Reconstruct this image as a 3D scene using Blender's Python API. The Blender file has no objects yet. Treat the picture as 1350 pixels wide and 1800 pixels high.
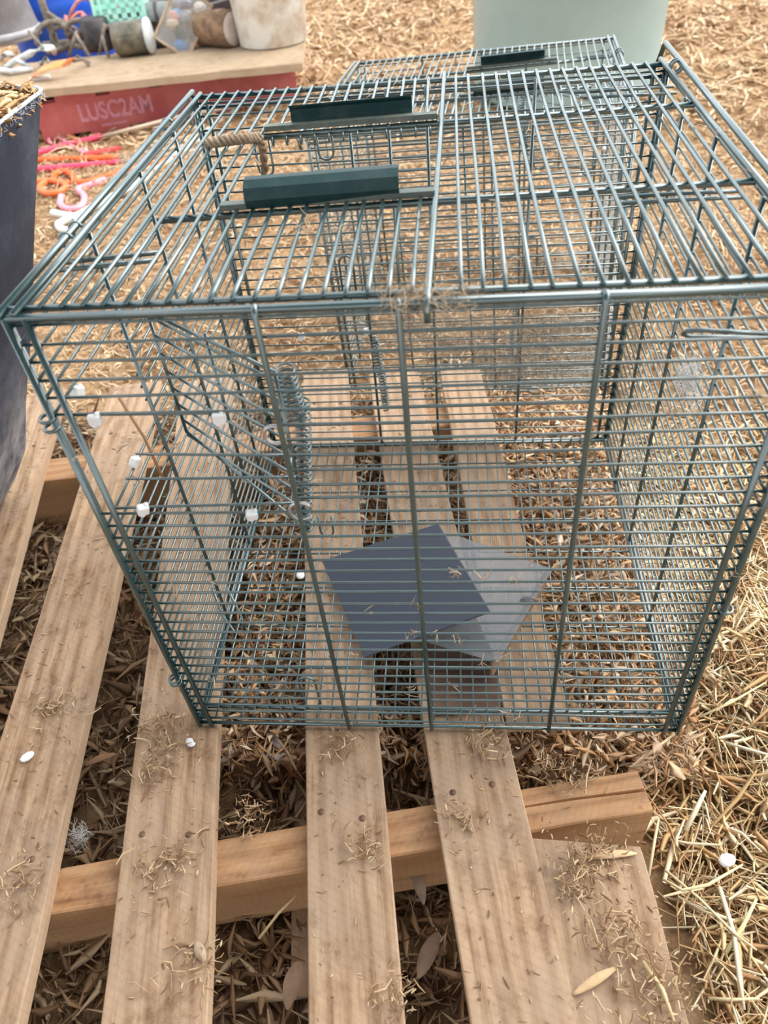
import bpy, math, random
import numpy as np
from mathutils import Vector, Matrix, Euler

# ------------------------------------------------------------------ camera
scene = bpy.context.scene
COL = scene.collection
F_PX, IW, IH = 1295.12, 1350, 1800
CAM = Vector((0.31044, -0.44408, 0.77875))
EUL = Euler((0.80741, 0.07888, 0.06458), 'XYZ')
cam_d = bpy.data.cameras.new('camera')
cam = bpy.data.objects.new('camera', cam_d)
COL.objects.link(cam)
cam.location, cam.rotation_euler = CAM, EUL
cam_d.sensor_fit = 'VERTICAL'
cam_d.sensor_height = 36.0
cam_d.lens = F_PX / IH * 36.0
cam_d.clip_start, cam_d.clip_end = 0.02, 200
cam_d.dof.use_dof = True
cam_d.dof.focus_distance = 0.85
cam_d.dof.aperture_fstop = 6.5
scene.camera = cam

# ------------------------------------------------------------------ light
scene.view_settings.view_transform = 'Standard'
scene.view_settings.look = 'None'
scene.view_settings.gamma = 1.0
scene.view_settings.use_curve_mapping = False
scene.view_settings.exposure = 1.10

world = bpy.data.worlds.new('overcast_sky')
scene.world = world
world.use_nodes = True
wn = world.node_tree
wn.nodes.clear()
wo = wn.nodes.new('ShaderNodeOutputWorld')
bg = wn.nodes.new('ShaderNodeBackground')
bg.inputs['Color'].default_value = (0.93, 0.97, 1.0, 1)
bg.inputs['Strength'].default_value = 0.95
wn.links.new(bg.outputs[0], wo.inputs[0])

sun_d = bpy.data.lights.new('hazy_sun', 'SUN')
sun_d.energy = 2.7
sun_d.angle = math.radians(65)
sun_d.color = (1.0, 0.96, 0.9)
sun = bpy.data.objects.new('hazy_sun', sun_d)
COL.objects.link(sun)
sun.rotation_euler = Vector((-0.85, -0.32, -0.95)).to_track_quat('-Z', 'Y').to_euler()

rng = random.Random(7)
nr = np.random.default_rng(11)
PI = math.pi
ROT = EUL.to_matrix()


def P(px, py, z=None, Y=None, X=None):
    """a point seen at a pixel of the photograph on a plane of the place"""
    d = ROT @ Vector(((px - IW / 2) / F_PX, -(py - IH / 2) / F_PX, -1))
    if z is not None:
        t = (z - CAM.z) / d.z
    elif Y is not None:
        t = (Y - CAM.y) / d.y
    else:
        t = (X - CAM.x) / d.x
    return CAM + d * t


# ------------------------------------------------------------------ helpers
class MB:
    def __init__(self):
        self.v, self.f = [], []

    def add(self, vs, fs):
        o = len(self.v)
        self.v += [tuple(v) for v in vs]
        self.f += [tuple(i + o for i in f) for f in fs]
        return self

    def box(self, c, s, rz=0.0, M=None):
        hx, hy, hz = s[0] / 2, s[1] / 2, s[2] / 2
        vs = [Vector((x, y, z)) for x in (-hx, hx) for y in (-hy, hy) for z in (-hz, hz)]
        if M is None:
            M = Matrix.Rotation(rz, 3, 'Z')
        vs = [M @ v + Vector(c) for v in vs]
        return self.add(vs, [(0, 1, 3, 2), (4, 6, 7, 5), (0, 4, 5, 1), (2, 3, 7, 6), (0, 2, 6, 4), (1, 5, 7, 3)])

    def tube(self, pts, r, n=6, closed=False, cap=True):
        pts = [Vector(p) for p in pts]
        m = len(pts)
        rs = r if isinstance(r, (list, tuple)) else [r] * m
        t0 = None
        rings = []
        for i, p in enumerate(pts):
            if closed:
                t = pts[(i + 1) % m] - pts[i - 1]
            else:
                t = pts[min(i + 1, m - 1)] - pts[max(i - 1, 0)]
            if t.length < 1e-9:
                t = Vector((0, 0, 1))
            t.normalize()
            if t0 is None:
                a = Vector((0, 0, 1)) if abs(t.z) < 0.9 else Vector((1, 0, 0))
                u = t.cross(a).normalized()
            else:
                u = (u - t * u.dot(t))
                u = u.normalized() if u.length > 1e-6 else t.orthogonal().normalized()
            w = t.cross(u)
            t0 = t
            rings.append([p + (u * math.cos(2 * PI * k / n) + w * math.sin(2 * PI * k / n)) * rs[i] for k in range(n)])
        vs = [v for rg in rings for v in rg]
        fs = []
        for i in range(m if closed else m - 1):
            j = (i + 1) % m
            for k in range(n):
                fs.append((i * n + k, i * n + (k + 1) % n, j * n + (k + 1) % n, j * n + k))
        if cap and not closed:
            fs.append(tuple(range(n - 1, -1, -1)))
            fs.append(tuple((m - 1) * n + k for k in range(n)))
        return self.add(vs, fs)

    def lathe(self, prof, n=32, c=(0, 0, 0), M=None):
        vs, fs = [], []
        for (r, z) in prof:
            for k in range(n):
                a = 2 * PI * k / n
                v = Vector((r * math.cos(a), r * math.sin(a), z))
                if M is not None:
                    v = M @ v
                vs.append(v + Vector(c))
        for i in range(len(prof) - 1):
            for k in range(n):
                fs.append((i * n + k, i * n + (k + 1) % n, (i + 1) * n + (k + 1) % n, (i + 1) * n + k))
        return self.add(vs, fs)

    def plate(self, quad, th, up=None):
        q = [Vector(p) for p in quad]
        nrm = (q[1] - q[0]).cross(q[3] - q[0]).normalized()
        vs = q + [p - nrm * th for p in q]
        return self.add(vs, [(0, 1, 2, 3), (7, 6, 5, 4), (0, 4, 5, 1), (1, 5, 6, 2), (2, 6, 7, 3), (3, 7, 4, 0)])

    def mesh(self, name, mat=None, smooth=False):
        me = bpy.data.meshes.new(name)
        me.from_pydata(self.v, [], self.f)
        if smooth:
            me.polygons.foreach_set('use_smooth', [True] * len(me.polygons))
        if mat:
            me.materials.append(mat)
        me.update()
        return me


def link(name, me, parent=None, loc=None, rot=None):
    o = bpy.data.objects.new(name, me)
    COL.objects.link(o)
    if parent:
        o.parent = parent
    if loc is not None:
        o.location = loc
    if rot is not None:
        o.rotation_euler = rot
    return o


def obj(name, mb, mat, parent=None, smooth=False, loc=None, rot=None, bevel=0):
    o = link(name, mb.mesh(name, mat, smooth), parent, loc, rot)
    if bevel:
        b = o.modifiers.new('bevel', 'BEVEL')
        b.width, b.segments, b.limit_method = bevel, 2, 'ANGLE'
    return o


def tag(o, label, cat, group=None, kind=None):
    if label:
        o['label'] = label
    if cat:
        o['category'] = cat
    if group:
        o['group'] = group
    if kind:
        o['kind'] = kind
    return o


def thing(name, label, cat, loc=(0, 0, 0), rot=(0, 0, 0), group=None):
    o = bpy.data.objects.new(name, None)
    COL.objects.link(o)
    o.location, o.rotation_euler = loc, rot
    o.empty_display_size = 0.05
    return tag(o, label, cat, group)


def copy_tree(o, parent=None):
    c = o.copy()
    COL.objects.link(c)
    c.parent = parent
    for ch in o.children:
        copy_tree(ch, c)
    return c


def center(o):
    """move a top-level mesh's origin to its bounds' middle base"""
    me = o.data
    co = np.empty(len(me.vertices) * 3)
    me.vertices.foreach_get('co', co)
    co = co.reshape(-1, 3)
    c = (co.min(0) + co.max(0)) / 2
    c[2] = co[:, 2].min()
    co -= c
    me.vertices.foreach_set('co', co.ravel())
    me.update()
    o.location = c
    return o


# ------------------------------------------------------------------ materials
def mat_new(name):
    m = bpy.data.materials.new(name)
    m.use_nodes = True
    nt = m.node_tree
    nt.nodes.clear()
    out = nt.nodes.new('ShaderNodeOutputMaterial')
    b = nt.nodes.new('ShaderNodeBsdfPrincipled')
    nt.links.new(b.outputs[0], out.inputs[0])
    return m, nt, b


def N(nt, t, **kw):
    n = nt.nodes.new(t)
    for k, v in kw.items():
        if k in n.inputs:
            n.inputs[k].default_value = v
        else:
            setattr(n, k, v)
    return n


def ramp(nt, stops, fac=None):
    r = nt.nodes.new('ShaderNodeValToRGB')
    e = r.color_ramp.elements
    while len(e) < len(stops):
        e.new(0.5)
    for i, (p, c) in enumerate(stops):
        e[i].position = p
        e[i].color = (*c, 1)
    if fac is not None:
        nt.links.new(fac, r.inputs[0])
    return r


def mixc(nt, fac, a, b, mode='MIX'):
    m = nt.nodes.new('ShaderNodeMix')
    m.data_type = 'RGBA'
    m.blend_type = mode
    for s, v in ((0, fac), (6, a), (7, b)):
        if isinstance(v, (int, float)):
            m.inputs[s].default_value = v
        elif isinstance(v, tuple):
            m.inputs[s].default_value = (*v, 1)
        else:
            nt.links.new(v, m.inputs[s])
    return m.outputs[2]


def coords(nt, scale=(1, 1, 1), rand=True):
    tc = nt.nodes.new('ShaderNodeTexCoord')
    mp = nt.nodes.new('ShaderNodeMapping')
    mp.inputs['Scale'].default_value = scale
    nt.links.new(tc.outputs['Object'], mp.inputs[0])
    if rand:
        oi = nt.nodes.new('ShaderNodeObjectInfo')
        mm = N(nt, 'ShaderNodeMath', operation='MULTIPLY')
        mm.inputs[1].default_value = 37.0
        nt.links.new(oi.outputs['Random'], mm.inputs[0])
        nt.links.new(mm.outputs[0], mp.inputs['Location'])
    return mp.outputs[0]


def bump(nt, b, h, strength=0.3, dist=0.002):
    n = nt.nodes.new('ShaderNodeBump')
    n.inputs['Strength'].default_value = strength
    n.inputs['Distance'].default_value = dist
    nt.links.new(h, n.inputs['Height'])
    nt.links.new(n.outputs[0], b.inputs['Normal'])


def simple(name, col, col2=None, rough=0.5, scale=30, lo=0.4, hi=0.65, spec=0.5, metal=0.0, bmp=0.0, trans=0.0, alpha=1.0, coat=0.0):
    m, nt, b = mat_new(name)
    b.inputs['Roughness'].default_value = rough
    b.inputs['Specular IOR Level'].default_value = spec
    b.inputs['Metallic'].default_value = metal
    b.inputs['Transmission Weight'].default_value = trans
    b.inputs['Alpha'].default_value = alpha
    b.inputs['Coat Weight'].default_value = coat
    if col2 is None:
        b.inputs['Base Color'].default_value = (*col, 1)
    if col2 is not None or bmp:
        v = coords(nt)
        no = N(nt, 'ShaderNodeTexNoise', Scale=scale, Detail=6.0, Roughness=0.65)
        nt.links.new(v, no.inputs['Vector'])
        if col2 is not None:
            r = ramp(nt, [(lo, col), (hi, col2)], no.outputs['Fac'])
            nt.links.new(r.outputs[0], b.inputs['Base Color'])
        if bmp:
            bump(nt, b, no.outputs['Fac'], bmp, 0.003)
    return m


def wood(name, base, dark, pale, dust, dust_amt=0.5):
    """sawn softwood, grain along local Y, dusted"""
    m, nt, b = mat_new(name)
    v = coords(nt, (1, 1, 1))
    d = N(nt, 'ShaderNodeTexNoise', Scale=4.0, Detail=3.0)
    nt.links.new(v, d.inputs['Vector'])
    mp = nt.nodes.new('ShaderNodeMapping')
    mp.inputs['Scale'].default_value = (55, 4.5, 55)
    nt.links.new(v, mp.inputs[0])
    ad = nt.nodes.new('ShaderNodeVectorMath')
    ad.operation = 'MULTIPLY_ADD'
    ad.inputs[1].default_value = (9, 9, 9)
    nt.links.new(d.outputs['Color'], ad.inputs[0])
    nt.links.new(mp.outputs[0], ad.inputs[2])
    g = N(nt, 'ShaderNodeTexNoise', Scale=1.0, Detail=5.0, Roughness=0.6)
    nt.links.new(ad.outputs[0], g.inputs['Vector'])
    w = nt.nodes.new('ShaderNodeTexWave')
    w.wave_type, w.bands_direction = 'BANDS', 'X'
    w.inputs['Scale'].default_value = 16
    w.inputs['Distortion'].default_value = 14
    w.inputs['Detail'].default_value = 2.5
    w.inputs['Detail Scale'].default_value = 0.35
    mp2 = nt.nodes.new('ShaderNodeMapping')
    mp2.inputs['Scale'].default_value = (1.0, 0.22, 1.0)
    nt.links.new(v, mp2.inputs[0])
    nt.links.new(mp2.outputs[0], w.inputs['Vector'])
    c1 = ramp(nt, [(0.3, dark), (0.55, base), (0.8, pale)], g.outputs['Fac'])
    c2 = mixc(nt, 0.42, c1.outputs[0], ramp(nt, [(0.0, dark), (0.35, base), (1.0, pale)], w.outputs['Fac']).outputs[0])
    dn = N(nt, 'ShaderNodeTexNoise', Scale=11.0, Detail=7.0, Roughness=0.7)
    nt.links.new(v, dn.inputs['Vector'])
    dr = ramp(nt, [(0.38, (0, 0, 0)), (0.62, (dust_amt,) * 3)], dn.outputs['Fac'])
    # dust settles on upward faces only; sawn edges stay clean and pale
    tcn = nt.nodes.new('ShaderNodeTexCoord')
    sx = nt.nodes.new('ShaderNodeSeparateXYZ')
    nt.links.new(tcn.outputs['Normal'], sx.inputs[0])
    upm = N(nt, 'ShaderNodeMapRange')
    upm.inputs['From Min'].default_value = 0.35
    upm.inputs['From Max'].default_value = 0.8
    nt.links.new(sx.outputs[2], upm.inputs['Value'])
    # fine dark streaks and grubby patches
    mps = nt.nodes.new('ShaderNodeMapping')
    mps.inputs['Scale'].default_value = (190, 9, 190)
    nt.links.new(v, mps.inputs[0])
    fs_ = N(nt, 'ShaderNodeTexNoise', Scale=1.0, Detail=4.0, Roughness=0.7)
    nt.links.new(mps.outputs[0], fs_.inputs['Vector'])
    gp = N(nt, 'ShaderNodeTexNoise', Scale=24.0, Detail=8.0, Roughness=0.75)
    nt.links.new(v, gp.inputs['Vector'])
    c2 = mixc(nt, 0.75, c2, ramp(nt, [(0.34, (0.55, 0.48, 0.42)), (0.52, (1, 1, 1))], fs_.outputs['Fac']).outputs[0], 'MULTIPLY')
    clean = mixc(nt, 0.6, c2, pale)
    md = N(nt, 'ShaderNodeMath', operation='MULTIPLY')
    nt.links.new(dr.outputs[0], md.inputs[0])
    nt.links.new(upm.outputs[0], md.inputs[1])
    topc = mixc(nt, md.outputs[0], c2, dust)
    topc = mixc(nt, 0.8, topc, ramp(nt, [(0.30, (0.50, 0.42, 0.36)), (0.46, (1, 1, 1))], gp.outputs['Fac']).outputs[0], 'MULTIPLY')
    fin = mixc(nt, upm.outputs[0], clean, topc)
    # oblique saw marks
    sw = nt.nodes.new('ShaderNodeTexWave')
    sw.wave_type, sw.bands_direction = 'BANDS', 'Y'
    sw.inputs['Scale'].default_value = 42
    sw.inputs['Distortion'].default_value = 2.5
    sw.inputs['Detail'].default_value = 2
    mp3 = nt.nodes.new('ShaderNodeMapping')
    mp3.inputs['Rotation'].default_value = (0, 0, 0.6)
    nt.links.new(v, mp3.inputs[0])
    nt.links.new(mp3.outputs[0], sw.inputs['Vector'])
    sr = ramp(nt, [(0.0, (0.80, 0.78, 0.76)), (0.35, (1, 1, 1))], sw.outputs['Fac'])
    fin = mixc(nt, 0.3, fin, sr.outputs[0], 'MULTIPLY')
    nt.links.new(fin, b.inputs['Base Color'])
    b.inputs['Roughness'].default_value = 0.8
    b.inputs['Specular IOR Level'].default_value = 0.2
    bump(nt, b, g.outputs['Fac'], 0.35, 0.0015)
    return m


M = {}
M['wire'] = simple('green_coated_wire', (0.004, 0.040, 0.045), (0.06, 0.10, 0.098), rough=0.34, scale=60, lo=0.5, hi=0.9, spec=0.9, coat=1.0)
for n_ in M['wire'].node_tree.nodes:
    if n_.type == 'BSDF_PRINCIPLED':
        n_.inputs['Coat IOR'].default_value = 1.85      # thick glossy enamel
        n_.inputs['Coat Roughness'].default_value = 0.22
        n_.inputs['Coat Tint'].default_value = (0.80, 0.97, 1.0, 1)
M['guard'] = simple('green_sheet_steel', (0.005, 0.034, 0.038), (0.035, 0.06, 0.058), rough=0.5, scale=50, lo=0.45, hi=0.8, spec=0.3)
M['strip'] = simple('dull_green_strip', (0.07, 0.10, 0.09), (0.14, 0.15, 0.13), rough=0.5, scale=50)
M['clip'] = simple('white_nylon', (0.75, 0.76, 0.76), rough=0.35)
M['ring'] = simple('zinc_ring', (0.5, 0.5, 0.5), rough=0.3, metal=0.8)
M['board'] = wood('pallet_pine', (0.40, 0.265, 0.165), (0.20, 0.115, 0.065), (0.50, 0.36, 0.245), (0.34, 0.25, 0.18), 0.65)
M['bearer'] = wood('bearer_pine', (0.42, 0.225, 0.105), (0.22, 0.10, 0.045), (0.53, 0.32, 0.17), (0.36, 0.24, 0.155), 0.6)
M['plank'] = wood('old_plank', (0.37, 0.275, 0.18), (0.20, 0.14, 0.085), (0.48, 0.37, 0.255), (0.36, 0.28, 0.20), 0.5)
M['dark_plate'] = simple('slate_plastic', (0.052, 0.064, 0.092), (0.34, 0.34, 0.34), rough=0.42, scale=75, lo=0.70, hi=0.76)
M['lead_white'] = simple('white_plastic', (0.78, 0.78, 0.74), (0.62, 0.60, 0.54), rough=0.4, scale=14)


def striped_random(name, cols, rough=0.75, trans=0.0):
    """colour per loose piece, from a handful of natural tones"""
    m, nt, b = mat_new(name)
    g = nt.nodes.new('ShaderNodeNewGeometry')
    k = len(cols)
    r = ramp(nt, [((i + 0.0) / k, c) for i, c in enumerate(cols)], g.outputs['Random Per Island'])
    r.color_ramp.interpolation = 'LINEAR'
    nt.links.new(r.outputs[0], b.inputs['Base Color'])
    b.inputs['Roughness'].default_value = rough
    b.inputs['Specular IOR Level'].default_value = 0.25
    return m


M['straw'] = striped_random('straw', [(0.34, 0.19, 0.09), (0.52, 0.34, 0.16), (0.66, 0.49, 0.26), (0.74, 0.61, 0.38), (0.80, 0.71, 0.52), (0.44, 0.25, 0.12)])
M['husk'] = striped_random('husk', [(0.08, 0.04, 0.022), (0.18, 0.095, 0.05), (0.27, 0.155, 0.08), (0.38, 0.25, 0.14), (0.13, 0.07, 0.04), (0.46, 0.34, 0.215)])
M['chaff'] = striped_random('chaff', [(0.40, 0.24, 0.13), (0.53, 0.35, 0.20), (0.63, 0.45, 0.275), (0.72, 0.57, 0.40), (0.46, 0.29, 0.16), (0.58, 0.41, 0.245)])
M['seed'] = striped_random('seed_husk', [(0.34, 0.17, 0.08), (0.52, 0.33, 0.19), (0.66, 0.48, 0.31), (0.74, 0.60, 0.44), (0.24, 0.11, 0.05), (0.60, 0.36, 0.18)])
M['debris'] = striped_random('debris', [(0.16, 0.085, 0.04), (0.34, 0.21, 0.11), (0.52, 0.36, 0.20), (0.66, 0.52, 0.34), (0.25, 0.14, 0.07)])
M['shavings'] = striped_random('shavings', [(0.42, 0.24, 0.10), (0.55, 0.33, 0.15), (0.66, 0.44, 0.22), (0.74, 0.54, 0.31), (0.30, 0.16, 0.07)])


def ground_mat():
    m, nt, b = mat_new('mulch_ground')
    tc = nt.nodes.new('ShaderNodeTexCoord')
    n1 = N(nt, 'ShaderNodeTexNoise', Scale=2.6, Detail=6.0, Roughness=0.6)
    n2 = N(nt, 'ShaderNodeTexNoise', Scale=38.0, Detail=8.0, Roughness=0.75)
    vo = N(nt, 'ShaderNodeTexVoronoi', Scale=70.0)
    for n in (n1, n2, vo):
        nt.links.new(tc.outputs['Object'], n.inputs['Vector'])
    c = ramp(nt, [(0.30, (0.24, 0.13, 0.065)), (0.45, (0.45, 0.28, 0.15)), (0.56, (0.58, 0.39, 0.225)), (0.7, (0.72, 0.54, 0.35))], n2.outputs['Fac'])
    big = ramp(nt, [(0.35, (0.62, 0.55, 0.5)), (0.6, (1, 1, 1))], n1.outputs['Fac'])
    c2 = mixc(nt, 1.0, c.outputs[0], big.outputs[0], 'MULTIPLY')
    vr = mixc(nt, 0.18, c2, vo.outputs['Distance'], 'SOFT_LIGHT')
    nt.links.new(vr, b.inputs['Base Color'])
    b.inputs['Roughness'].default_value = 0.95
    b.inputs['Specular IOR Level'].default_value = 0.1
    bump(nt, b, n2.outputs['Fac'], 0.9, 0.02)
    return m


M['ground'] = ground_mat()

# ------------------------------------------------------------------ ground
GZ = -0.150
_ph = nr.uniform(0, 6.28, (14, 2))
_fr = nr.normal(0, 1, (14, 2)) * np.array([1.2, 1.7, 2.4, 3, 4, 5, 7, 9, 11, 14, 17, 21, 26, 31])[:, None]
_am = 0.022 / (np.linalg.norm(_fr, axis=1) ** 0.75)


def gh(x, y):
    x, y = np.asarray(x, float), np.asarray(y, float)
    h = np.full(x.shape, GZ)
    for k in range(14):
        h = h + _am[k] * np.sin(_fr[k, 0] * x + _fr[k, 1] * y + _ph[k, 0])
    # straw heaped up against the pallet's right end
    s = 1 / (1 + np.exp(-(x - 0.50 - 0.0 * y) / 0.03)) * 1 / (1 + np.exp((y - 0.25) / 0.12))
    h = h + s * (0.045 + 0.03 * np.sin(9 * x + 5 * y))
    # and a dirt ramp in front of the bearer's end
    h = h + 0.035 * np.exp(-(((x - 0.47) / 0.09) ** 2 + ((y + 0.09) / 0.05) ** 2))
    under = (x > -0.7) & (x < 0.49) & (y < 0.76)
    h = np.where(under, np.minimum(h, -0.128), h)
    return h


def build_ground():
    xs = np.concatenate([np.linspace(-9, -1.6, 40), np.linspace(-1.55, 2.2, 170), np.linspace(2.3, 9, 36)])
    ys = np.concatenate([np.linspace(-3, -0.6, 14), np.linspace(-0.57, 3.4, 180), np.linspace(3.45, 13, 60)])
    X, Y = np.meshgrid(xs, ys)
    Z = gh(X, Y)
    vs = np.stack([X.ravel(), Y.ravel(), Z.ravel()], 1)
    nx, ny = len(xs), len(ys)
    i = np.arange(nx - 1)[None, :] + nx * np.arange(ny - 1)[:, None]
    fs = np.stack([i, i + 1, i + nx + 1, i + nx], -1).reshape(-1, 4)
    me = bpy.data.meshes.new('ground')
    me.from_pydata(vs.tolist(), [], fs.tolist())
    me.polygons.foreach_set('use_smooth', [True] * len(me.polygons))
    me.materials.append(M['ground'])
    o = link('ground', me)
    tag(o, 'bare reddish ground covered with trampled mulch and chaff', None, kind='structure')
    o['category'] = 'ground'
    return o


build_ground()


def build_shade_roof():
    # unseen roof over and behind the camera, added to darken wire fronts; its eave ends above the pallet
    mb = MB()
    x0, x1, y0, y1 = -5.0, 4.0, -7.0, -0.15
    n = 180
    vs, fs = [], []
    for i in range(n + 1):
        x = x0 + (x1 - x0) * i / n
        dz = 0.012 * math.sin(i * PI / 2)
        for y, z in ((y0, 3.1), (y1, 2.45)):
            vs.append((x, y, z + dz))
    for i in range(n):
        fs.append((2 * i, 2 * i + 1, 2 * i + 3, 2 * i + 2))
    o = obj('roof', mb.add(vs, fs), simple('shade_roof_iron', (0.10, 0.085, 0.075), (0.17, 0.14, 0.12), rough=0.7, scale=3))
    tag(o, 'unseen corrugated iron roof added to shade the cage fronts', 'roof', kind='structure')
    return o


build_shade_roof()


def strands(name, n, pos, length, width, flat, mat, tilt=0.35, bend=0.25, dirs=None, tip=0.6):
    """n bent strips (two segments, triangular section) as one mesh; pos (n,3)"""
    az = nr.uniform(0, 2 * PI, n) if dirs is None else dirs
    el = nr.normal(0, tilt, n)
    L = length
    t = np.stack([np.cos(az) * np.cos(el), np.sin(az) * np.cos(el), np.sin(el)], 1)
    up = np.array([0, 0, 1.0])
    s = np.cross(t, up)
    s /= np.linalg.norm(s, axis=1)[:, None] + 1e-9
    roll = nr.uniform(-0.9, 0.9, n)
    u = np.cross(s, t)
    s2 = s * np.cos(roll)[:, None] + u * np.sin(roll)[:, None]
    u2 = np.cross(s2, t)
    bd = nr.normal(0, bend, n) * L
    bs = nr.normal(0, bend, n) * L
    V = np.empty((n, 9, 3))
    for k, a in enumerate((-0.5, 0.0, 0.5)):
        c = pos + t * (L * a)[:, None]
        if k == 1:
            c = c + u * bd[:, None] * 0.5 + s * bs[:, None] * 0.5
        w = width * (1.0 if k == 1 else tip)
        V[:, k * 3 + 0] = c - s2 * w[:, None] * 0.5
        V[:, k * 3 + 1] = c + s2 * w[:, None] * 0.5
        V[:, k * 3 + 2] = c + u2 * (w * flat)[:, None]
    base = (np.arange(n) * 9)[:, None, None]
    f4 = []
    for k in (0, 3):
        for a, b_ in ((0, 1), (1, 2), (2, 0)):
            f4.append((k + a, k + b_, k + 3 + b_, k + 3 + a))
    F = (base + np.array(f4)[None]).reshape(-1, 4)
    me = bpy.data.meshes.new(name)
    nv, nf = n * 9, len(F)
    me.vertices.add(nv)
    me.vertices.foreach_set('co', V.reshape(-1))
    me.loops.add(nf * 4)
    me.polygons.add(nf)
    me.loops.foreach_set('vertex_index', F.reshape(-1).astype(np.int32))
    me.polygons.foreach_set('loop_start', np.arange(nf, dtype=np.int32) * 4)
    me.update(calc_edges=True)
    me.validate()
    me.materials.append(mat)
    return link(name, me)


def scatter(n, x0, x1, y0, y1, keep=None, lift=(0.0, 0.02)):
    x, y = nr.uniform(x0, x1, n), nr.uniform(y0, y1, n)
    if keep is not None:
        k = keep(x, y)
        x, y = x[k], y[k]
    z = gh(x, y) + nr.uniform(lift[0], lift[1], len(x))
    return np.stack([x, y, z], 1)


RIGHT = lambda x, y: (x > 0.515 - 0.19 * (y + 0.03)) | (y > 0.80)
# straw heaped to the right of the pallet, nearest the lens
p = scatter(26000, 0.40, 1.25, -0.48, 0.75, lambda x, y: x > 0.525 - 0.19 * (y + 0.03), (0.0, 0.03))
n = len(p)
tag(strands('straw_litter', n, p, nr.gamma(3.0, 0.012, n) + 0.008, nr.gamma(2.5, 0.0010, n) + 0.0010, 0.30, M['straw'], 0.32, 0.12),
    'golden straw heaped on the ground along the right side of the pallet', 'straw', kind='stuff')
# chaff further back
p = scatter(30000, -1.6, 2.0, 0.75, 2.6, None, (0.0, 0.015))
n = len(p)
tag(strands('mulch_litter', n, p, nr.gamma(2.5, 0.010, n) + 0.008, nr.uniform(0.003, 0.008, n), 0.12, M['chaff'], 0.35, 0.2, tip=0.35),
    'pale wood chaff strewn over the ground behind the cages', 'mulch', kind='stuff')
p = scatter(22000, -3.4, 3.0, 2.6, 6.5, None, (0.0, 0.02))
n = len(p)
tag(strands('bark_mulch', n, p, nr.gamma(2.5, 0.018, n) + 0.012, nr.uniform(0.008, 0.02, n), 0.3, M['chaff'], 0.35, 0.2),
    'coarse bark mulch on the ground around and beyond the green tub', 'mulch', kind='stuff')
# husks below and between the boards
p = scatter(17000, -0.62, 0.50, -0.50, 0.82, lambda x, y: (x < 0.0) | (y < 0.0), (0.0, 0.03))
n = len(p)
tag(strands('husk_litter', n, p, nr.gamma(3.0, 0.010, n) + 0.008, nr.gamma(2.0, 0.0026, n) + 0.0015, 0.06, M['husk'], 0.4, 0.18, tip=0.22),
    'dark husks and dead leaves lying between the pallet boards', 'husks', kind='stuff')

p = scatter(20000, -0.01, 0.60, -0.01, 0.78, None, (0.005, 0.095))
n = len(p)
tag(strands('seed_husks', n, p, nr.gamma(2.6, 0.0060, n) + 0.006, nr.gamma(2.0, 0.0021, n) + 0.0018, 0.07, M['seed'], 0.45, 0.18, tip=0.25),
    'tan and russet seed husks lying under the near cage floor', 'husks', kind='stuff')

# ------------------------------------------------------------------ pallet
pallet = thing('wooden_pallet', 'worn pine pallet of narrow boards carrying the near wire cage', 'pallet', (0, 0, -0.14))


def board_between(a, b, w, th, top, mat, name, end_jitter=0.0, seg=10, ragged=None):
    a, b = Vector((a[0], a[1], 0)), Vector((b[0], b[1], 0))
    d = b - a
    L = d.length
    mb = MB()
    vs, fs = [], []
    for i in range(seg + 1):
        y = -L / 2 + L * i / seg
        dx = rng.uniform(-0.0012, 0.0012)
        yy = y
        ch = 0.0012
        e = [(-w / 2 + dx, -ch), (-w / 2 + ch + dx, 0), (w / 2 - ch + dx, 0), (w / 2 + dx, -ch), (w / 2 + dx, -th), (-w / 2 + dx, -th)]
        for k, (xx, zz) in enumerate(e):
            rag = 0
            if ragged and i == seg:
                rag = ragged[k]
            vs.append((xx, yy + rag, zz + (rng.uniform(-.0006, .0006))))
    for i in range(seg):
        for k in range(6):
            fs.append((i * 6 + k, (i + 1) * 6 + k, (i + 1) * 6 + (k + 1) % 6, i * 6 + (k + 1) % 6))
    fs.append((0, 1, 2, 3, 4, 5))
    fs.append(tuple(seg * 6 + k for k in (5, 4, 3, 2, 1, 0)))
    mb.add(vs, fs)
    o = obj(name, mb, mat, pallet)
    c = (a + b) / 2
    o.location = (c.x, c.y, top + 0.14)
    o.rotation_euler = (0, 0, math.atan2(d.y, d.x) - PI / 2)
    return o


def ext(a, b, ya, yb):
    """extend the line a-b to the depths ya (far) and yb (near)"""
    k = (b[0] - a[0]) / (b[1] - a[1])
    return (a[0] + k * (ya - a[1]), ya), (a[0] + k * (yb - a[1]), yb)


BOARDS = [
    # far mid, near mid, width, far end y, near end y
    ((-0.465, 0.523), (-0.403, 0.253), 0.096, 0.72, -0.62),
    ((-0.251, 0.321), (-0.187, -0.078), 0.101, 0.74, -0.66),
    ((-0.056, 0.133), (0.020, -0.255), 0.098, 0.75, -0.68),
    ((0.1225, 0.319), (0.2075, -0.247), 0.086, 0.76, -0.70),
    ((0.233, 0.487), (0.3545, -0.24), 0.094, 0.755, -0.70),
]
for a, b, w, ya, yb in BOARDS:
    q = ext(a, b, ya, yb)
    board_between(q[1], q[0], w, 0.019, 0.0, M['board'], 'board')
# the right-hand board is broken over the near bearer: a rear piece and a front piece
board_between((0.400, 0.012), (0.316, 0.755), 0.075, 0.019, 0.0, M['board'], 'board')
o = board_between((0.484, -0.70), (0.4285, -0.126), 0.122, 0.019, -0.003, M['board'], 'board', ragged=[0.012, 0.010, -0.006, -0.012, -0.012, 0.010])


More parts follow.
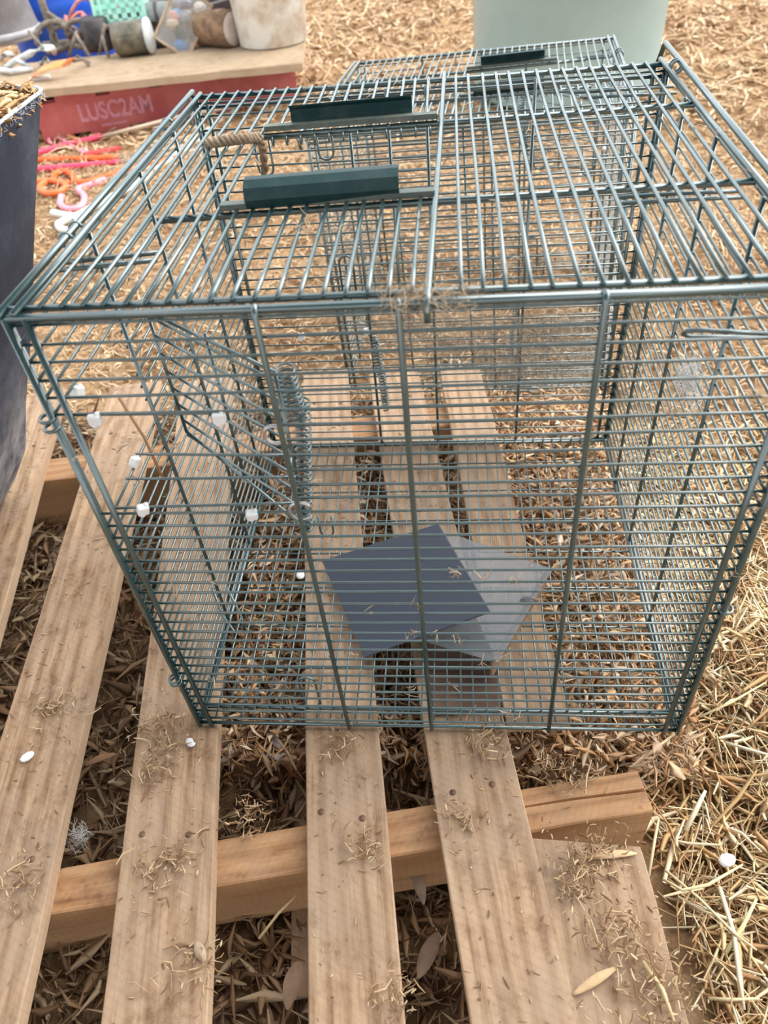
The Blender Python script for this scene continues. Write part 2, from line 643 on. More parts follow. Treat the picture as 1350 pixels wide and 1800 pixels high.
def bearer(near_r, near_l, wid, top, h, split=False):
    a, b = Vector((near_r[0], near_r[1], 0)), Vector((near_l[0], near_l[1], 0))
    d = (b - a).normalized()
    nrm = Vector((-d.y, d.x, 0))
    if nrm.y < 0:
        nrm = -nrm
    mb = MB()
    L = (b - a).length
    seg = 14
    vs, fs = [], []
    for i in range(seg + 1):
        y = L * i / seg
        j = [rng.uniform(-.0008, .0008) for _ in range(9)]
        ck = (0.014, 0.009, 0.0)[min(i, 2)] if split else 0.0      # a drying split that runs in from the end
        cx = wid * (0.50 - 0.05 * min(i, 3))
        prof = [(0, 0), (0.002, 0.002), (cx - 0.0017, 0.002), (cx, 0.002 - ck), (cx + 0.0017, 0.002), (wid - 0.002, 0.002), (wid, 0), (wid, -h), (0, -h)]

        for k, (xx, zz) in enumerate(prof):
            vs.append((-xx + j[k], y, zz - 0.002 + j[k]))
    for i in range(seg):
        for k in range(9):
            fs.append((i * 9 + k, i * 9 + (k + 1) % 9, (i + 1) * 9 + (k + 1) % 9, (i + 1) * 9 + k))
    fs.append((8, 7, 6, 5, 4, 3, 2, 1, 0))
    fs.append(tuple(seg * 9 + k for k in range(9)))
    mb.add(vs, fs)
    o = obj('bearer', mb, M['bearer'], pallet)
    o.location = (a.x, a.y, top + 0.14)
    o.rotation_euler = (0, 0, math.atan2(d.y, d.x) - PI / 2)
    return o


b1 = bearer((0.505, -0.034), (-0.62, -0.262), 0.048, -0.019, 0.104, split=True)
b2 = bearer((0.360, 0.680), (-0.72, 0.478), 0.062, -0.019, 0.104)
# bottom boards beneath the bearers
for a, b, w in (((-0.40, 0.60), (-0.22, -0.30), 0.09), ((0.05, 0.70), (0.17, -0.24), 0.09), ((0.31, 0.74), (0.46, -0.02), 0.09)):
    board_between(b, a, w, 0.017, -0.1235, M['board'], 'bottom_board')
# nail heads over the bearers
nm = MB().lathe([(0.0, 0.0012), (0.0035, 0.0012), (0.004, 0.0)], 10)
nail_me = nm.mesh('nail', simple('rusty_nail', (0.10, 0.06, 0.04), (0.2, 0.12, 0.07), 0.6, metal=0.5), True)
for a, b, w, ya, yb in BOARDS:
    for y0, k in ((-0.115, 0.2), (0.66, 0.19)):
        for s in (-0.25, 0.25):
            xm = a[0] + (b[0] - a[0]) / (b[1] - a[1]) * (y0 - a[1])
            yy = y0 + k * (xm - 0.1) + rng.uniform(-.01, .01)
            xm = a[0] + (b[0] - a[0]) / (b[1] - a[1]) * (yy - a[1]) + s * w + rng.uniform(-.006, .006)
            link('nail', nail_me, pallet, (xm, yy, 0.1395))

# ------------------------------------------------------------------ wire cage
W, D, H, S = 0.55, 0.528, 0.542, 0.0153
RW = 0.0013


class Wires:
    """straight wires that share mesh data by length"""
    cache = {}

    @classmethod
    def get(cls, L, r):
        k = (round(L, 4), r, rng.randrange(3))
        if k not in cls.cache:
            b = rng.uniform(-1, 1) * 0.0012 * min(1, L / 0.5)
            c = rng.uniform(-1, 1) * 0.0009 * min(1, L / 0.5)
            pts = [(b * math.sin(PI * t) + c * math.sin(2 * PI * t), c * math.sin(PI * t), L * (t - .5)) for t in (0, .25, .5, .75, 1)]
            cls.cache[k] = MB().tube(pts, r, 6).mesh('wire', M['wire'], True)
        return cls.cache[k]

    @classmethod
    def put(cls, parent, a, b, r=RW, name='wire'):
        a, b = Vector(a), Vector(b)
        o = link(name, cls.get((b - a).length, r), parent, (a + b) / 2)
        o.rotation_euler = (b - a).to_track_quat('Z', 'Y').to_euler()
        return o


def rod(mb, a, b, r=0.0025):
    mb.tube([a, b], r, 8)


def helix(c0, c1, r, turns, wire, n=10):
    c0, c1 = Vector(c0), Vector(c1)
    t = (c1 - c0).normalized()
    u = t.orthogonal().normalized()
    w = t.cross(u)
    m = int(turns * n)
    return MB().tube([c0 + (c1 - c0) * (i / m) + (u * math.cos(2 * PI * i / n) + w * math.sin(2 * PI * i / n)) * r for i in range(m + 1)], wire, 5)


def loop_pts(c, r, axis='y', n=14, a0=0, a1=2 * PI):
    out = []
    for i in range(n):
        a = a0 + (a1 - a0) * i / n
        x, y = math.cos(a) * r, math.sin(a) * r
        out.append(Vector(c) + Vector((x, 0, y) if axis == 'y' else ((0, x, y) if axis == 'x' else (x, y, 0))))
    return out


def j():
    return rng.uniform(-0.0008, 0.0008)


def build_cage():
    root = thing('wire_cage', 'near green wire cage standing on the pallet, slate shelter inside', 'cage')
    # front ------------------------------------------------------------
    mb = MB()
    rod(mb, (0, 0, H - 0.001), (W, 0, H - 0.001), 0.0034)
    rod(mb, (-0.004, 0.001, 0.004), (W + 0.004, 0.001, 0.004), 0.0022)
    for x in (-0.002, 0.013, W - 0.013, W + 0.002):
        rod(mb, (x, -0.001, 0.0), (x, -0.001, H), 0.0028)
    fp = obj('front_panel', mb, M['wire'], root, True)
    ups = []
    for x in (0.176, 0.2725, 0.4055):
        m = MB().tube([(x, -0.0005, H + 0.003), (x, -0.004, H - 0.004), (x + 0.001, -0.0035, 0.3), (x + 0.0035, -0.0035, 0.004)], 0.0024, 8)
        ups.append(obj('upright', m, M['wire'], fp, True))
    for k in range(1, 36):
        z = k * S + j() * 0.6
        if 0.362 < z < 0.452:
            Wires.put(fp, (0.176, 0.001, z), (W, 0.001, z + j()))
        else:
            Wires.put(fp, (0.0, 0.001, z), (W, 0.001, z + j()))
    Wires.put(fp, (0.046, 0.012, 0.409), (0.176, 0.004, 0.411))
    Wires.put(fp, (0.030, 0.010, 0.384), (0.178, 0.004, 0.388))
    Wires.put(fp, (0.013, 0.003, 0.4565), (0.130, 0.003, 0.4545))
    Wires.put(fp, (0.013, 0.003, 0.3565), (0.176, 0.003, 0.3600))
    # top ----------------------------------------------------------------
    mb = MB()
    rod(mb, (-0.006, 0.010, H + 0.001), (W, 0.010, H + 0.001), 0.0027)
    rod(mb, (-0.004, D, H), (W + 0.004, D, H), 0.0030)
    rod(mb, (-0.006, -0.002, H + 0.002), (-0.006, D + 0.012, H + 0.004), 0.0030)
    rod(mb, (0.006, -0.002, H + 0.003), (0.006, D + 0.004, H + 0.003), 0.0026)
    rod(mb, (W - 0.004, 0, H + 0.003), (W - 0.004, D + 0.012, H + 0.003), 0.0026)
    mb.tube([(W + 0.008, -0.004, H + 0.002), (W + 0.008, 0.3, H + 0.006), (W + 0.006, D + 0.042, H + 0.012), (W + 0.001, D + 0.046, H - 0.012)], 0.0030, 8)
    tp = obj('top_panel', mb, M['wire'], root, True)
    for y0 in (0.168, 0.372):
        m = MB().tube([(0.060, y0 - .006, H - 0.002), (0.30, y0 + 0.004, H - 0.002), (W - 0.003, y0 + 0.006, H - 0.001)], 0.0030, 8)
        obj('cross_bar', m, M['wire'], tp, True)
    zt = H + 0.003
    for k in range(1, 36):
        x = k * S - 0.0085 + j()
        if abs(x - 0.295) < 0.008:
            m = MB().tube([(0.300, D + 0.005, zt + .003), (0.297, 0.3, zt + .0005), (0.292, 0.0, zt + .001), (0.2915, -0.007, zt - .003), (0.2915, -0.008, zt - 0.014)], 0.0024, 8)
            obj('door_post', m, M['wire'], tp, True)
            continue
        segs = [(-0.001, D + 0.002)]
        if 0.118 < x < 0.292:
            segs = [(-0.001, 0.170), (0.373, D + 0.002)]
        for y0, y1 in segs:
            L = y1 - y0
            Wires.put(tp, (x + j(), y0 + 0.008, zt), (x + j(), y1, zt), 0.0017)
    # door guards
    for s, yc, xa, xb in ((1, 0.169, 0.139, 0.2655), (-1, 0.374, 0.143, 0.268)):
        m = MB().box((0.2045, yc, H + 0.0055), (0.178, 0.009, 0.005), rz=0.035)
        obj('flat_strip', m, M['strip'], tp)
        # bent sheet: flat top, sloped face, lip; opens away from its own face
        prof = [(-0.004, 0.004), (-0.008, 0.012), (-0.0055, 0.021), (0.0015, 0.0255), (0.011, 0.025)] if s > 0 else [(-0.003, 0.006), (0.0065, 0.005), (0.0095, 0.011), (0.0085, 0.020), (0.002, 0.0245)]
        th = 0.0013
        m = MB()
        vs, fs = [], []
        for ex, e in ((0, xa), (1, xb)):
            for (py, pz) in prof:
                vs.append((e, yc + py + (0.004 if ex else -0.004), H + pz))
            for (py, pz) in reversed(prof):
                cy, cz = (0.003, 0.014)
                d = Vector((0, cy - py, cz - pz)).normalized() * th
                vs.append((e, yc + py + d.y + (0.004 if ex else -0.004), H + pz + d.z))
        n2 = len(prof) * 2
        for k in range(n2):
            fs.append((k, (k + 1) % n2, n2 + (k + 1) % n2, n2 + k))
        for k in range(len(prof) - 1):
            fs.append((k + 1, k, n2 - 1 - k, n2 - 2 - k))
            fs.append((n2 + k, n2 + k + 1, n2 + n2 - 2 - k, n2 + n2 - 1 - k))
        m.add(vs, fs)
        obj('door_guard', m, M['guard'], tp)
    # row of wire ends folded round the far bar
    m = MB()
    for i in range(12):
        x = 0.123 + i * S * 0.97
        m.tube(loop_pts((x, 0.366, H - 0.006), 0.0042, 'x', 10), 0.0012, 5, closed=True)
    obj('folded_ends', m, M['wire'], tp, True)
    # sides ----------------------------------------------------------------
    for nm, x, inn in (('left_panel', 0.0, 1), ('right_panel', W, -1)):
        mb = MB()
        xo = x - inn * 0.003
        rod(mb, (xo, 0.0, 0.004), (xo, D, 0.004), 0.0024)
        rod(mb, (xo, 0.002, H - 0.006), (xo, D, H - 0.006), 0.0026)
        rod(mb, (xo, 0.004, 0), (xo, 0.004, H), 0.0024)
        rod(mb, (xo, D - 0.004, 0), (xo, D - 0.004, H), 0.0028)
        sp = obj(nm, mb, M['wire'], root, True)
        for y in (0.148, 0.290, 0.412):
            m = MB().tube([(x + inn * 0.003, y, 0.003), (x + inn * 0.003, y + .002, H - 0.004)], 0.0022, 8)
            obj('upright', m, M['wire'], sp, True)
        for k in range(1, 36):
            z = k * S + j()
            if nm == 'left_panel' and 0.345 < z < 0.452:
                Wires.put(sp, (x, 0.148, z), (x, D, z + j()))
            else:
                Wires.put(sp, (x, 0.0, z), (x, D, z + j()))
    # rear ----------------------------------------------------------------
    mb = MB()
    rod(mb, (0, D, 0.005), (W, D, 0.005), 0.0024)
    rod(mb, (0, D + 0.002, H - 0.012), (W, D + 0.002, H - 0.012), 0.0024)
    for x in (0.0, 0.012, W - 0.012, W):
        rod(mb, (x, D + 0.001, 0), (x, D + 0.001, H), 0.0026)
    rp = obj('rear_panel', mb, M['wire'], root, True)
    for x in (0.183, 0.231, 0.278, 0.405):
        obj('upright', MB().tube([(x, D - 0.003, 0.003), (x, D - 0.003, H - 0.004)], 0.0021, 8), M['wire'], rp, True)
    for k in range(1, 36):
        z = k * S + j()
        Wires.put(rp, (0, D, z), (W, D, z + j()))
    # floor ----------------------------------------------------------------
    mb = MB()
    rod(mb, (0, 0.019, 0.010), (W, 0.019, 0.010), 0.0026)
    rod(mb, (0, D - 0.012, 0.010), (W, D - 0.012, 0.010), 0.0026)
    rod(mb, (0.004, 0, 0.010), (0.004, D, 0.010), 0.0024)
    rod(mb, (W - 0.004, 0, 0.010), (W - 0.004, D, 0.010), 0.0024)
    fl = obj('floor_panel', mb, M['wire'], root, True)
    for k in range(1, 35):
        x = k * S + 0.004 + j()
        Wires.put(fl, (x, 0.004, 0.0125), (x + j(), D - 0.004, 0.0125), 0.0011)
    for y in (0.075, 0.14, 0.205, 0.27, 0.335, 0.40, 0.465):
        Wires.put(fl, (0.002, y, 0.0098), (W - 0.002, y, 0.0098), 0.0014, 'cross_wire')
    # swinging entrance flap hinged on the front upright -----------------------
    hx, hy = 0.172, 0.028
    ex, ey = 0.030, 0.150
    mb = MB()
    rod(mb, (hx, hy, 0.30), (hx, hy, 0.475), 0.0018)
    rod(mb, (ex, ey, 0.325), (ex, ey, 0.465), 0.0018)
    rod(mb, (hx + (ex - hx) * .5, hy + (ey - hy) * .5 + .003, 0.31), (hx + (ex - hx) * .5, hy + (ey - hy) * .5 + .003, 0.472), 0.0016)
    rod(mb, (hx, hy, 0.4735), (ex, ey, 0.4635), 0.0016)
    rod(mb, (hx, hy, 0.3015), (ex, ey, 0.3265), 0.0016)
    rod(mb, (hx, hy, 0.40), (0.176, 0.002, 0.40), 0.0016)
    ef = obj('entrance_flap', mb, M['wire'], root, True)
    for k in range(8):
        z = 0.322 + k * 0.0195
        Wires.put(ef, (hx, hy, z + 0.006), (ex, ey, z), 0.0014)
    sp = obj('coil_spring', helix((0.178, 0.036, 0.472), (0.180, 0.038, 0.425), 0.0078, 10, 0.0011), M['wire'], root, True)
    obj('coil_spring', helix((0.186, 0.040, 0.440), (0.172, 0.020, 0.312), 0.0066, 22, 0.0011), M['wire'], root, True)
    for c, r in (((0.171, -0.003, 0.437), 0.0085), ((0.1785, -0.003, 0.356), 0.0095)):
        obj('hog_ring', MB().tube(loop_pts(c, r, 'y', 16, 0.4, 6.1), 0.0016, 6), M['ring'], root, True)
    # rear flap spring
    obj('coil_spring', helix((0.187, D - 0.006, 0.215), (0.192, D - 0.010, 0.150), 0.0065, 12, 0.0012), M['wire'], root, True)
    obj('coil_spring', helix((0.195, D - 0.012, 0.150), (0.197, D - 0.014, 0.085), 0.0055, 12, 0.0012), M['wire'], root, True)
    # wire hooks
    def hook(pts, r=0.0016):
        return obj('wire_hook', MB().tube(pts, r, 6), M['wire'], root, True)
    def ubend(x, y, z0, z1, wd=0.019):
        c = []
        for i in range(9):
            a = PI + PI * i / 8
            c.append((x + wd / 2 + wd / 2 * math.cos(a), y, z1 + wd / 2 * math.sin(a) * (1 if z1 < z0 else -1)))
        return [(x, y, z0)] + c + [(x + wd, y, z0)]
    hook(ubend(0.140, D + 0.004, 0.495, 0.470))
    hook(ubend(0.150, D - 0.006, 0.285, 0.328))
    hook(ubend(0.060, D + 0.004, 0.490, 0.455))
    hook(ubend(0.110, 0.30, 0.055, 0.025))
    hook(ubend(0.125, 0.022, 0.015, 0.060))
    for yy in (0.098, 0.112):
        hook([(-0.010, yy, H - 0.012), (0.02, yy + .001, H - 0.011), (0.074, yy + .006, H - 0.010)], 0.0021)
        hook([(W + 0.006, yy + 0.118, H - 0.030), (W - 0.03, yy + .120, H - 0.030), (W - 0.095, yy + .119, H - 0.030)], 0.0019)
    hook([(W + 0.004, D - 0.035, H - 0.014), (W - 0.11, D - 0.036, H - 0.013)], 0.0018)
    hook([(W + 0.004, D - 0.052, H - 0.016), (W - 0.10, D - 0.050, H - 0.015)], 0.0018)
    hook([(W - 0.010, 0.05, 0.478), (W - 0.060, 0.052, 0.482), (W - 0.070, 0.054, 0.481), (W - 0.072, 0.056, 0.477), (W - 0.066, 0.056, 0.4745), (W - 0.012, 0.052, 0.474)], 0.0018)
    hook([(0.012, 0.12, 0.112), (0.022, 0.10, 0.085), (0.036, 0.09, 0.062), (0.046, 0.092, 0.062), (0.046, 0.10, 0.078), (0.03, 0.12, 0.112)], 0.0016)
    # corner rings
    for c, ax in (((-0.006, 0.0, 0.456), 'z'), ((-0.006, 0.0, 0.447), 'z'), ((-0.006, 0.0, 0.098), 'z'), ((-0.006, 0.0, 0.092), 'z'),
                  ((-0.007, 0.150, H - 0.001), 'y'), ((-0.007, 0.128, H - 0.001), 'y'), ((-0.007, 0.43, H - 0.001), 'y'),
                  ((W + 0.004, D - 0.035, H + 0.005), 'y'), ((W + 0.004, D - 0.028, H + 0.005), 'y'), ((W + 0.004, 0.002, 0.22), 'z')):
        obj('corner_ring', MB().tube(loop_pts(c, 0.0062, ax, 14), 0.0015, 6, closed=True), M['wire'], root, True)
    # white cable clips
    def clip(c, rz=0, rx=0):
        m = MB()
        m.box((0, 0, 0), (0.0098, 0.0075, 0.0092))
        m.box((0.003, 0.0010, 0.0040), (0.0040, 0.0045, 0.0040))
        m.box((-0.001, 0, -0.0045), (0.0050, 0.0080, 0.0030))
        return obj('cable_clip', m, M['clip'], root, loc=c, rot=(rx, rz * .4, rz), bevel=0.0015)
    clip((0.032, -0.001, 0.4545)); clip((0.1300, -0.001, 0.4530), 0.1)
    clip((0.1345, -0.001, 0.3505), 0.2, 0.3); clip((0.040, -0.001, 0.3580), 0.6, 0.2)
    clip((0.002, 0.040, 0.4530), 1.2); clip((0.002, 0.081, 0.3440), 1.4, 0.3)
    clip((0.078, D - 0.002, 0.213), 0.1); clip((0.178, D - 0.002, 0.218), 0.1)
    return root


cage = build_cage()
cage.location = (0, 0, 0.0015)
cage2 = copy_tree(cage)
cage2['label'] = 'far green wire cage standing on the ground behind the near one'
# fitted by its top corners; it stands a little tilted on the litter
A2 = (0.017, 0.040, 3.062)
R2 = Matrix.Rotation(A2[2], 3, 'Z') @ Matrix.Rotation(A2[1], 3, 'Y') @ Matrix.Rotation(A2[0], 3, 'X')
cage2.rotation_euler = R2.to_euler()
cage2.location = Vector((0.370, 1.161, -0.161)) - R2 @ Vector((W / 2, D / 2, 0))
for o in (cage, cage2):
    o['group'] = 'green wire cages'

# ------------------------------------------------------------------ shelter inside the cage
M['smoke'] = simple('grey_translucent_sheet', (0.13, 0.14, 0.16), rough=0.25, alpha=0.52, spec=0.4)
M['brown_side'] = simple('brown_ply', (0.16, 0.09, 0.05), (0.22, 0.13, 0.08), rough=0.7)
sh = thing('bird_shelter', 'low slate-blue roof shelter with smoky sheet flap lying inside the near cage', 'shelter', (0.28, 0.14, 0.015))
SB = Vector((0.28, 0.14, 0.015))
LF, LB = P(640, 1155, z=0.018), P(565, 985, z=0.018)
RB, RF = P(770, 920, z=0.112), P(862, 1075, z=0.112)
m = MB().plate([v - SB for v in (LF, RF, RB, LB)], 0.003)
obj('slate_panel', m, M['dark_plate'], sh, bevel=0.0008)
t = (750 - 640) / (862 - 640) * 0.92
rf = LF.lerp(RF, t) - Vector((0, 0, 0.0045))
ef_, eb_ = P(875, 1165, z=0.048), P(972, 1000, z=0.048)
rb = RB.lerp(LB, 0.03) - Vector((0, 0, 0.0055))
m = MB().plate([v - SB for v in (rf, ef_, eb_, rb)], 0.0022)
o = obj('smoky_panel', m, M['smoke'], sh)
o['label'] = 'smoky grey see-through panel'
dn = (ef_ - rf).normalized() * -0.006
a0, a1 = ef_ + dn, eb_ + dn
m = MB().plate([v - SB for v in (Vector((a0.x, a0.y, 0.0150)), Vector((a1.x, a1.y, 0.0150)), a1 - Vector((0, 0, .003)), a0 - Vector((0, 0, .003)))], 0.003)
obj('side_panel', m, M['brown_side'], sh)
# curled lip at the flap's edge
c0 = ef_.lerp(eb_, 0.62)
m = MB().tube([c0 - SB + Vector(v) for v in ((-0.016, 0, 0.001), (-0.010, 0.002, 0.006), (0.0, 0.002, 0.006), (0.004, 0.0, 0.0))], 0.0026, 8)
o = obj('curled_lip', m, M['smoke'], sh, True)

# thin dark brown sheet between the pallet boards and the cage floor
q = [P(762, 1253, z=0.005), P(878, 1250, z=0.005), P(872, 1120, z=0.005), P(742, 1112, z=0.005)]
o = center(obj('brown_sheet', MB().plate(q, 0.004), simple('dark_brown_tone', (0.075, 0.038, 0.022), (0.15, 0.085, 0.05), rough=0.8, scale=18), None, bevel=0.001))
tag(o, 'dark brown sheet under the cage floor, in front of the shelter', 'board')

# ------------------------------------------------------------------ slate bag of shavings at the left
def build_bag():
    root = thing('feed_bag', 'tall slate-grey woven bag of wood shavings on the pallet at far left', 'bag', (-0.60, 0.30, 0.0))
    O = Vector((-0.60, 0.30, 0.0))
    A = P(80, 155, z=0.56)
    Bq = P(0, 215, z=0.56)
    Cq = P(0, 151, z=0.56)
    d1 = (Bq - A).normalized()
    d2 = (Cq - A).normalized()
    top = [A, A + d1 * 0.34, A + d1 * 0.34 + d2 * 0.30, A + d2 * 0.30]
    b0 = P(46, 858, z=0.0)
    bot = [b0, b0 + Vector((-0.004, -0.30, 0)), b0 + Vector((-0.28, -0.30, 0)), b0 + Vector((-0.28, -0.01, 0))]
    rows, per = 14, 64

    def ringpt(lev, k):
        t = lev
        q = [bot[i].lerp(top[i], t) for i in range(4)]
        u = k / per * 4
        i = int(u) % 4
        f = u - int(u)
        a, b = q[i], q[(i + 1) % 4]
        p = a.lerp(b, f)
        c = (q[0] + q[1] + q[2] + q[3]) / 4
        # round the corners and let the walls bulge
        e = min(f, 1 - f)
        p = p.lerp(c, 0.03 * max(0, 1 - e / 0.06) ** 2)
        out = (p - c)
        out.z = 0
        out.normalize()
        p = p + out * (0.016 * math.sin(PI * t) * math.sin(PI * f) + 0.0025 * math.sin(9 * u + 14 * t) * (1 - t))
        if lev < 0.12:
            p = p.lerp(c, 0.18 * (1 - lev / 0.12))
        return p
    vs, fs = [], []
    for r in range(rows + 1):
        for k in range(per):
            vs.append(ringpt(r / rows, k) - O)
    for r in range(rows):
        for k in range(per):
            fs.append((r * per + k, r * per + (k + 1) % per, (r + 1) * per + (k + 1) % per, (r + 1) * per + k))
    fs.append(tuple(range(per - 1, -1, -1)))
    o = obj('bag_wall', MB().add(vs, fs), M['bag'], root, True)
    # frayed pale rim of cut weave: a strip of short fibres
    rim = [ringpt(1.0, k) for k in range(per)]
    rb = MB()
    rb.tube([v - O for v in rim], 0.0022, 6, closed=True)
    obj('rim_hem', rb, M['hem'], root, True)
    pos, n = [], 900
    for i in range(n):
        u = rng.random() * per
        k = int(u)
        pos.append(rim[k].lerp(rim[(k + 1) % per], u - k) + Vector((rng.uniform(-.004, .004), rng.uniform(-.004, .004), rng.uniform(-.009, .001))))
    s = strands('frayed_edge', n, np.array(pos), nr.uniform(0.004, 0.010, n), np.full(n, 0.0007), 0.4, M['hem'], 0.9, 0.2)
    s.parent = root
    s.matrix_parent_inverse = Matrix.Translation(-O)
    s['kind'] = 'stuff'
    return root, rim


m, nt, b = mat_new('slate_weave')
v = coords(nt)
n1 = N(nt, 'ShaderNodeTexNoise', Scale=7.0, Detail=7.0, Roughness=0.7)
n2 = N(nt, 'ShaderNodeTexNoise', Scale=260.0, Detail=2.0)
sep = nt.nodes.new('ShaderNodeSeparateXYZ')
for n_ in (n1, n2, sep):
    nt.links.new(v if n_ is not sep else nt.nodes.new('ShaderNodeTexCoord').outputs['Object'], n_.inputs[0])
c = ramp(nt, [(0.35, (0.020, 0.025, 0.040)), (0.55, (0.038, 0.045, 0.068)), (0.78, (0.10, 0.115, 0.15))], n1.outputs['Fac'])
# pale dust settled and rubbed into the lowest third of the bag
lowm = nt.nodes.new('ShaderNodeMapRange')
lowm.inputs['From Min'].default_value = 0.27
lowm.inputs['From Max'].default_value = 0.10
nt.links.new(sep.outputs[2], lowm.inputs['Value'])
n3 = N(nt, 'ShaderNodeTexNoise', Scale=16.0, Detail=6.0, Roughness=0.65)
nt.links.new(v, n3.inputs['Vector'])
pr_ = N(nt, 'ShaderNodeMath', operation='MULTIPLY')
nt.links.new(lowm.outputs[0], pr_.inputs[0])
nt.links.new(ramp(nt, [(0.36, (0.05,) * 3), (0.62, (0.95,) * 3)], n3.outputs['Fac']).outputs[0], pr_.inputs[1])
c3 = mixc(nt, pr_.outputs[0], c.outputs[0], (0.42, 0.42, 0.44))
nt.links.new(c3, b.inputs['Base Color'])
b.inputs['Roughness'].default_value = 0.7
b.inputs['Specular IOR Level'].default_value = 0.2
bump(nt, b, n2.outputs['Fac'], 0.25, 0.001)
M['bag'] = m
M['hem'] = simple('bleached_fibre', (0.45, 0.50, 0.62), (0.62, 0.64, 0.68), rough=0.7, scale=60)
bag, rim = build_bag()
# shavings filling it to the brim
ctr = sum(rim, Vector()) / len(rim)
n = 2600
pos = np.array([list(ctr.lerp(rim[rng.randrange(len(rim))], math.sqrt(rng.random()) * 0.95) + Vector((0, 0, rng.uniform(-0.015, 0.004)))) for _ in range(n)])
mb = MB()
vv = [ctr + Vector((0, 0, -0.004))] + [ctr.lerp(r, 0.97) + Vector((0, 0, -0.012)) for r in rim]
mb.add(vv, [(0, 1 + k, 1 + (k + 1) % len(rim)) for k in range(len(rim))])
s1 = strands('wood_shavings', n, pos, nr.uniform(0.01, 0.035, n), nr.uniform(0.003, 0.010, n), 0.2, M['shavings'], 0.25, 0.3)
# the bed of shavings below the loose top layer, joined into the same heap
bed = mb.mesh('bed', M['shavings'])
import bmesh
bm = bmesh.new()
bm.from_mesh(s1.data)
bm.from_mesh(bed)
bm.to_mesh(s1.data)
bm.free()
tag(s1, 'tan wood shavings filling the slate-grey bag to its rim', 'shavings', kind='stuff')

# ------------------------------------------------------------------ red crate, plank and what stands on it
crate_a = math.atan2(0.30, 0.95)
cr = thing('plastic_crate', 'faded red plastic crate with lilac stencilled letters under the plank', 'crate', (-1.42, 2.80, -0.145), (0, 0, crate_a))
M['red'] = simple('faded_red_plastic', (0.40, 0.075, 0.075), (0.52, 0.16, 0.14), rough=0.5, scale=9, lo=0.35, hi=0.75)
CL, CH = 1.10, 0.181
mb = MB()
# front wall with slots cut out along top and bottom edges (built as wall strips between the slots)
slots_t = [0.07, 0.29, 0.51, 0.73, 0.93]
slots_b = [0.16, 0.40, 0.66, 0.90]
def strip(z0, z1, cuts, w):
    x = 0.0
    for c_ in cuts:
        mb.box(((x + c_ - w / 2) / 2, 0.010, (z0 + z1) / 2), (c_ - w / 2 - x, 0.02, z1 - z0))
        x = c_ + w / 2
    mb.box(((x + CL) / 2, 0.010, (z0 + z1) / 2), (CL - x, 0.02, z1 - z0))
mb.box((CL / 2, 0.010, CH - 0.004), (CL, 0.02, 0.008))
strip(CH - 0.030, CH - 0.008, slots_t, 0.055)
mb.box((CL / 2, 0.010, (CH - 0.030 + 0.026) / 2), (CL, 0.02, CH - 0.056))
strip(0.0, 0.026, slots_b, 0.075)
mb.box((CL / 2, 0.58, CH / 2), (CL, 0.02, CH))
mb.box((0.01, 0.295, CH / 2), (0.02, 0.55, CH))
mb.box((CL - 0.01, 0.295, CH / 2), (0.02, 0.55, CH))
mb.box((CL / 2, 0.295, CH - 0.03), (CL - 0.04, 0.55, 0.012))
obj('crate_body', mb, M['red'], cr)
M['lilac'] = simple('faded_lilac_print', (0.60, 0.27, 0.34), (0.50, 0.18, 0.22), rough=0.6, scale=40, lo=0.45, hi=0.7)
for txt, x, z, sz, rx in (('LUSC2AM', 0.17, 0.066, 0.092, 0), ('---- ------', 0.25, 0.035, 0.030, 0)):
    cu = bpy.data.curves.new('lettering', 'FONT')
    cu.body = txt
    cu.size = sz
    cu.extrude = 0.0008
    cu.offset = 0.0022
    to = bpy.data.objects.new('tmp', cu)
    COL.objects.link(to)
    bpy.context.view_layer.update()
    me = bpy.data.meshes.new_from_object(to.evaluated_get(bpy.context.evaluated_depsgraph_get()))
    bpy.data.objects.remove(to)
    me.materials.clear()
    me.materials.append(M['lilac'])
    lo = link('lettering', me, cr, (x, -0.0010, z), (PI / 2, 0, 0))
    if sz > .05:
        lo.scale.x = 0.78
    lo['label'] = 'worn lilac stencilled letters' if sz > .05 else 'worn lilac dashes'

pl = thing('plank', 'long dusty wooden plank lying across the red crate', 'plank', (-1.06, 3.085, 0.036), (0, 0, 0.12))
mb = MB()
seg = 16
vs, fs = [], []
for i in range(seg + 1):
    x = -1.0 + 1.74 * i / seg
    q = rng.uniform(-.008, .008)
    r_ = rng.uniform(-.008, .008)
    for (yy, zz) in ((-0.26 + q, 0.0), (-0.26 + q, 0.027), (-0.254 + q, 0.030), (0.26 + r_, 0.030), (0.26 + r_, 0.0)):
        vs.append((yy, x, zz))
for i in range(seg):
    for k in range(5):
        fs.append((i * 5 + k, (i + 1) * 5 + k, (i + 1) * 5 + (k + 1) % 5, i * 5 + (k + 1) % 5))
fs.append((0, 1, 2, 3, 4)); fs.append(tuple(seg * 5 + k for k in (4, 3, 2, 1, 0)))
o = obj('plank_board', mb.add(vs, fs), M['plank'], pl)
o.rotation_euler = (0, 0, -PI / 2)
o.scale = (-1, 1, 1)
o.data.flip_normals()
PT = 0.066   # top of the plank


def on_plank(px, py):
    return P(px, py, z=PT)


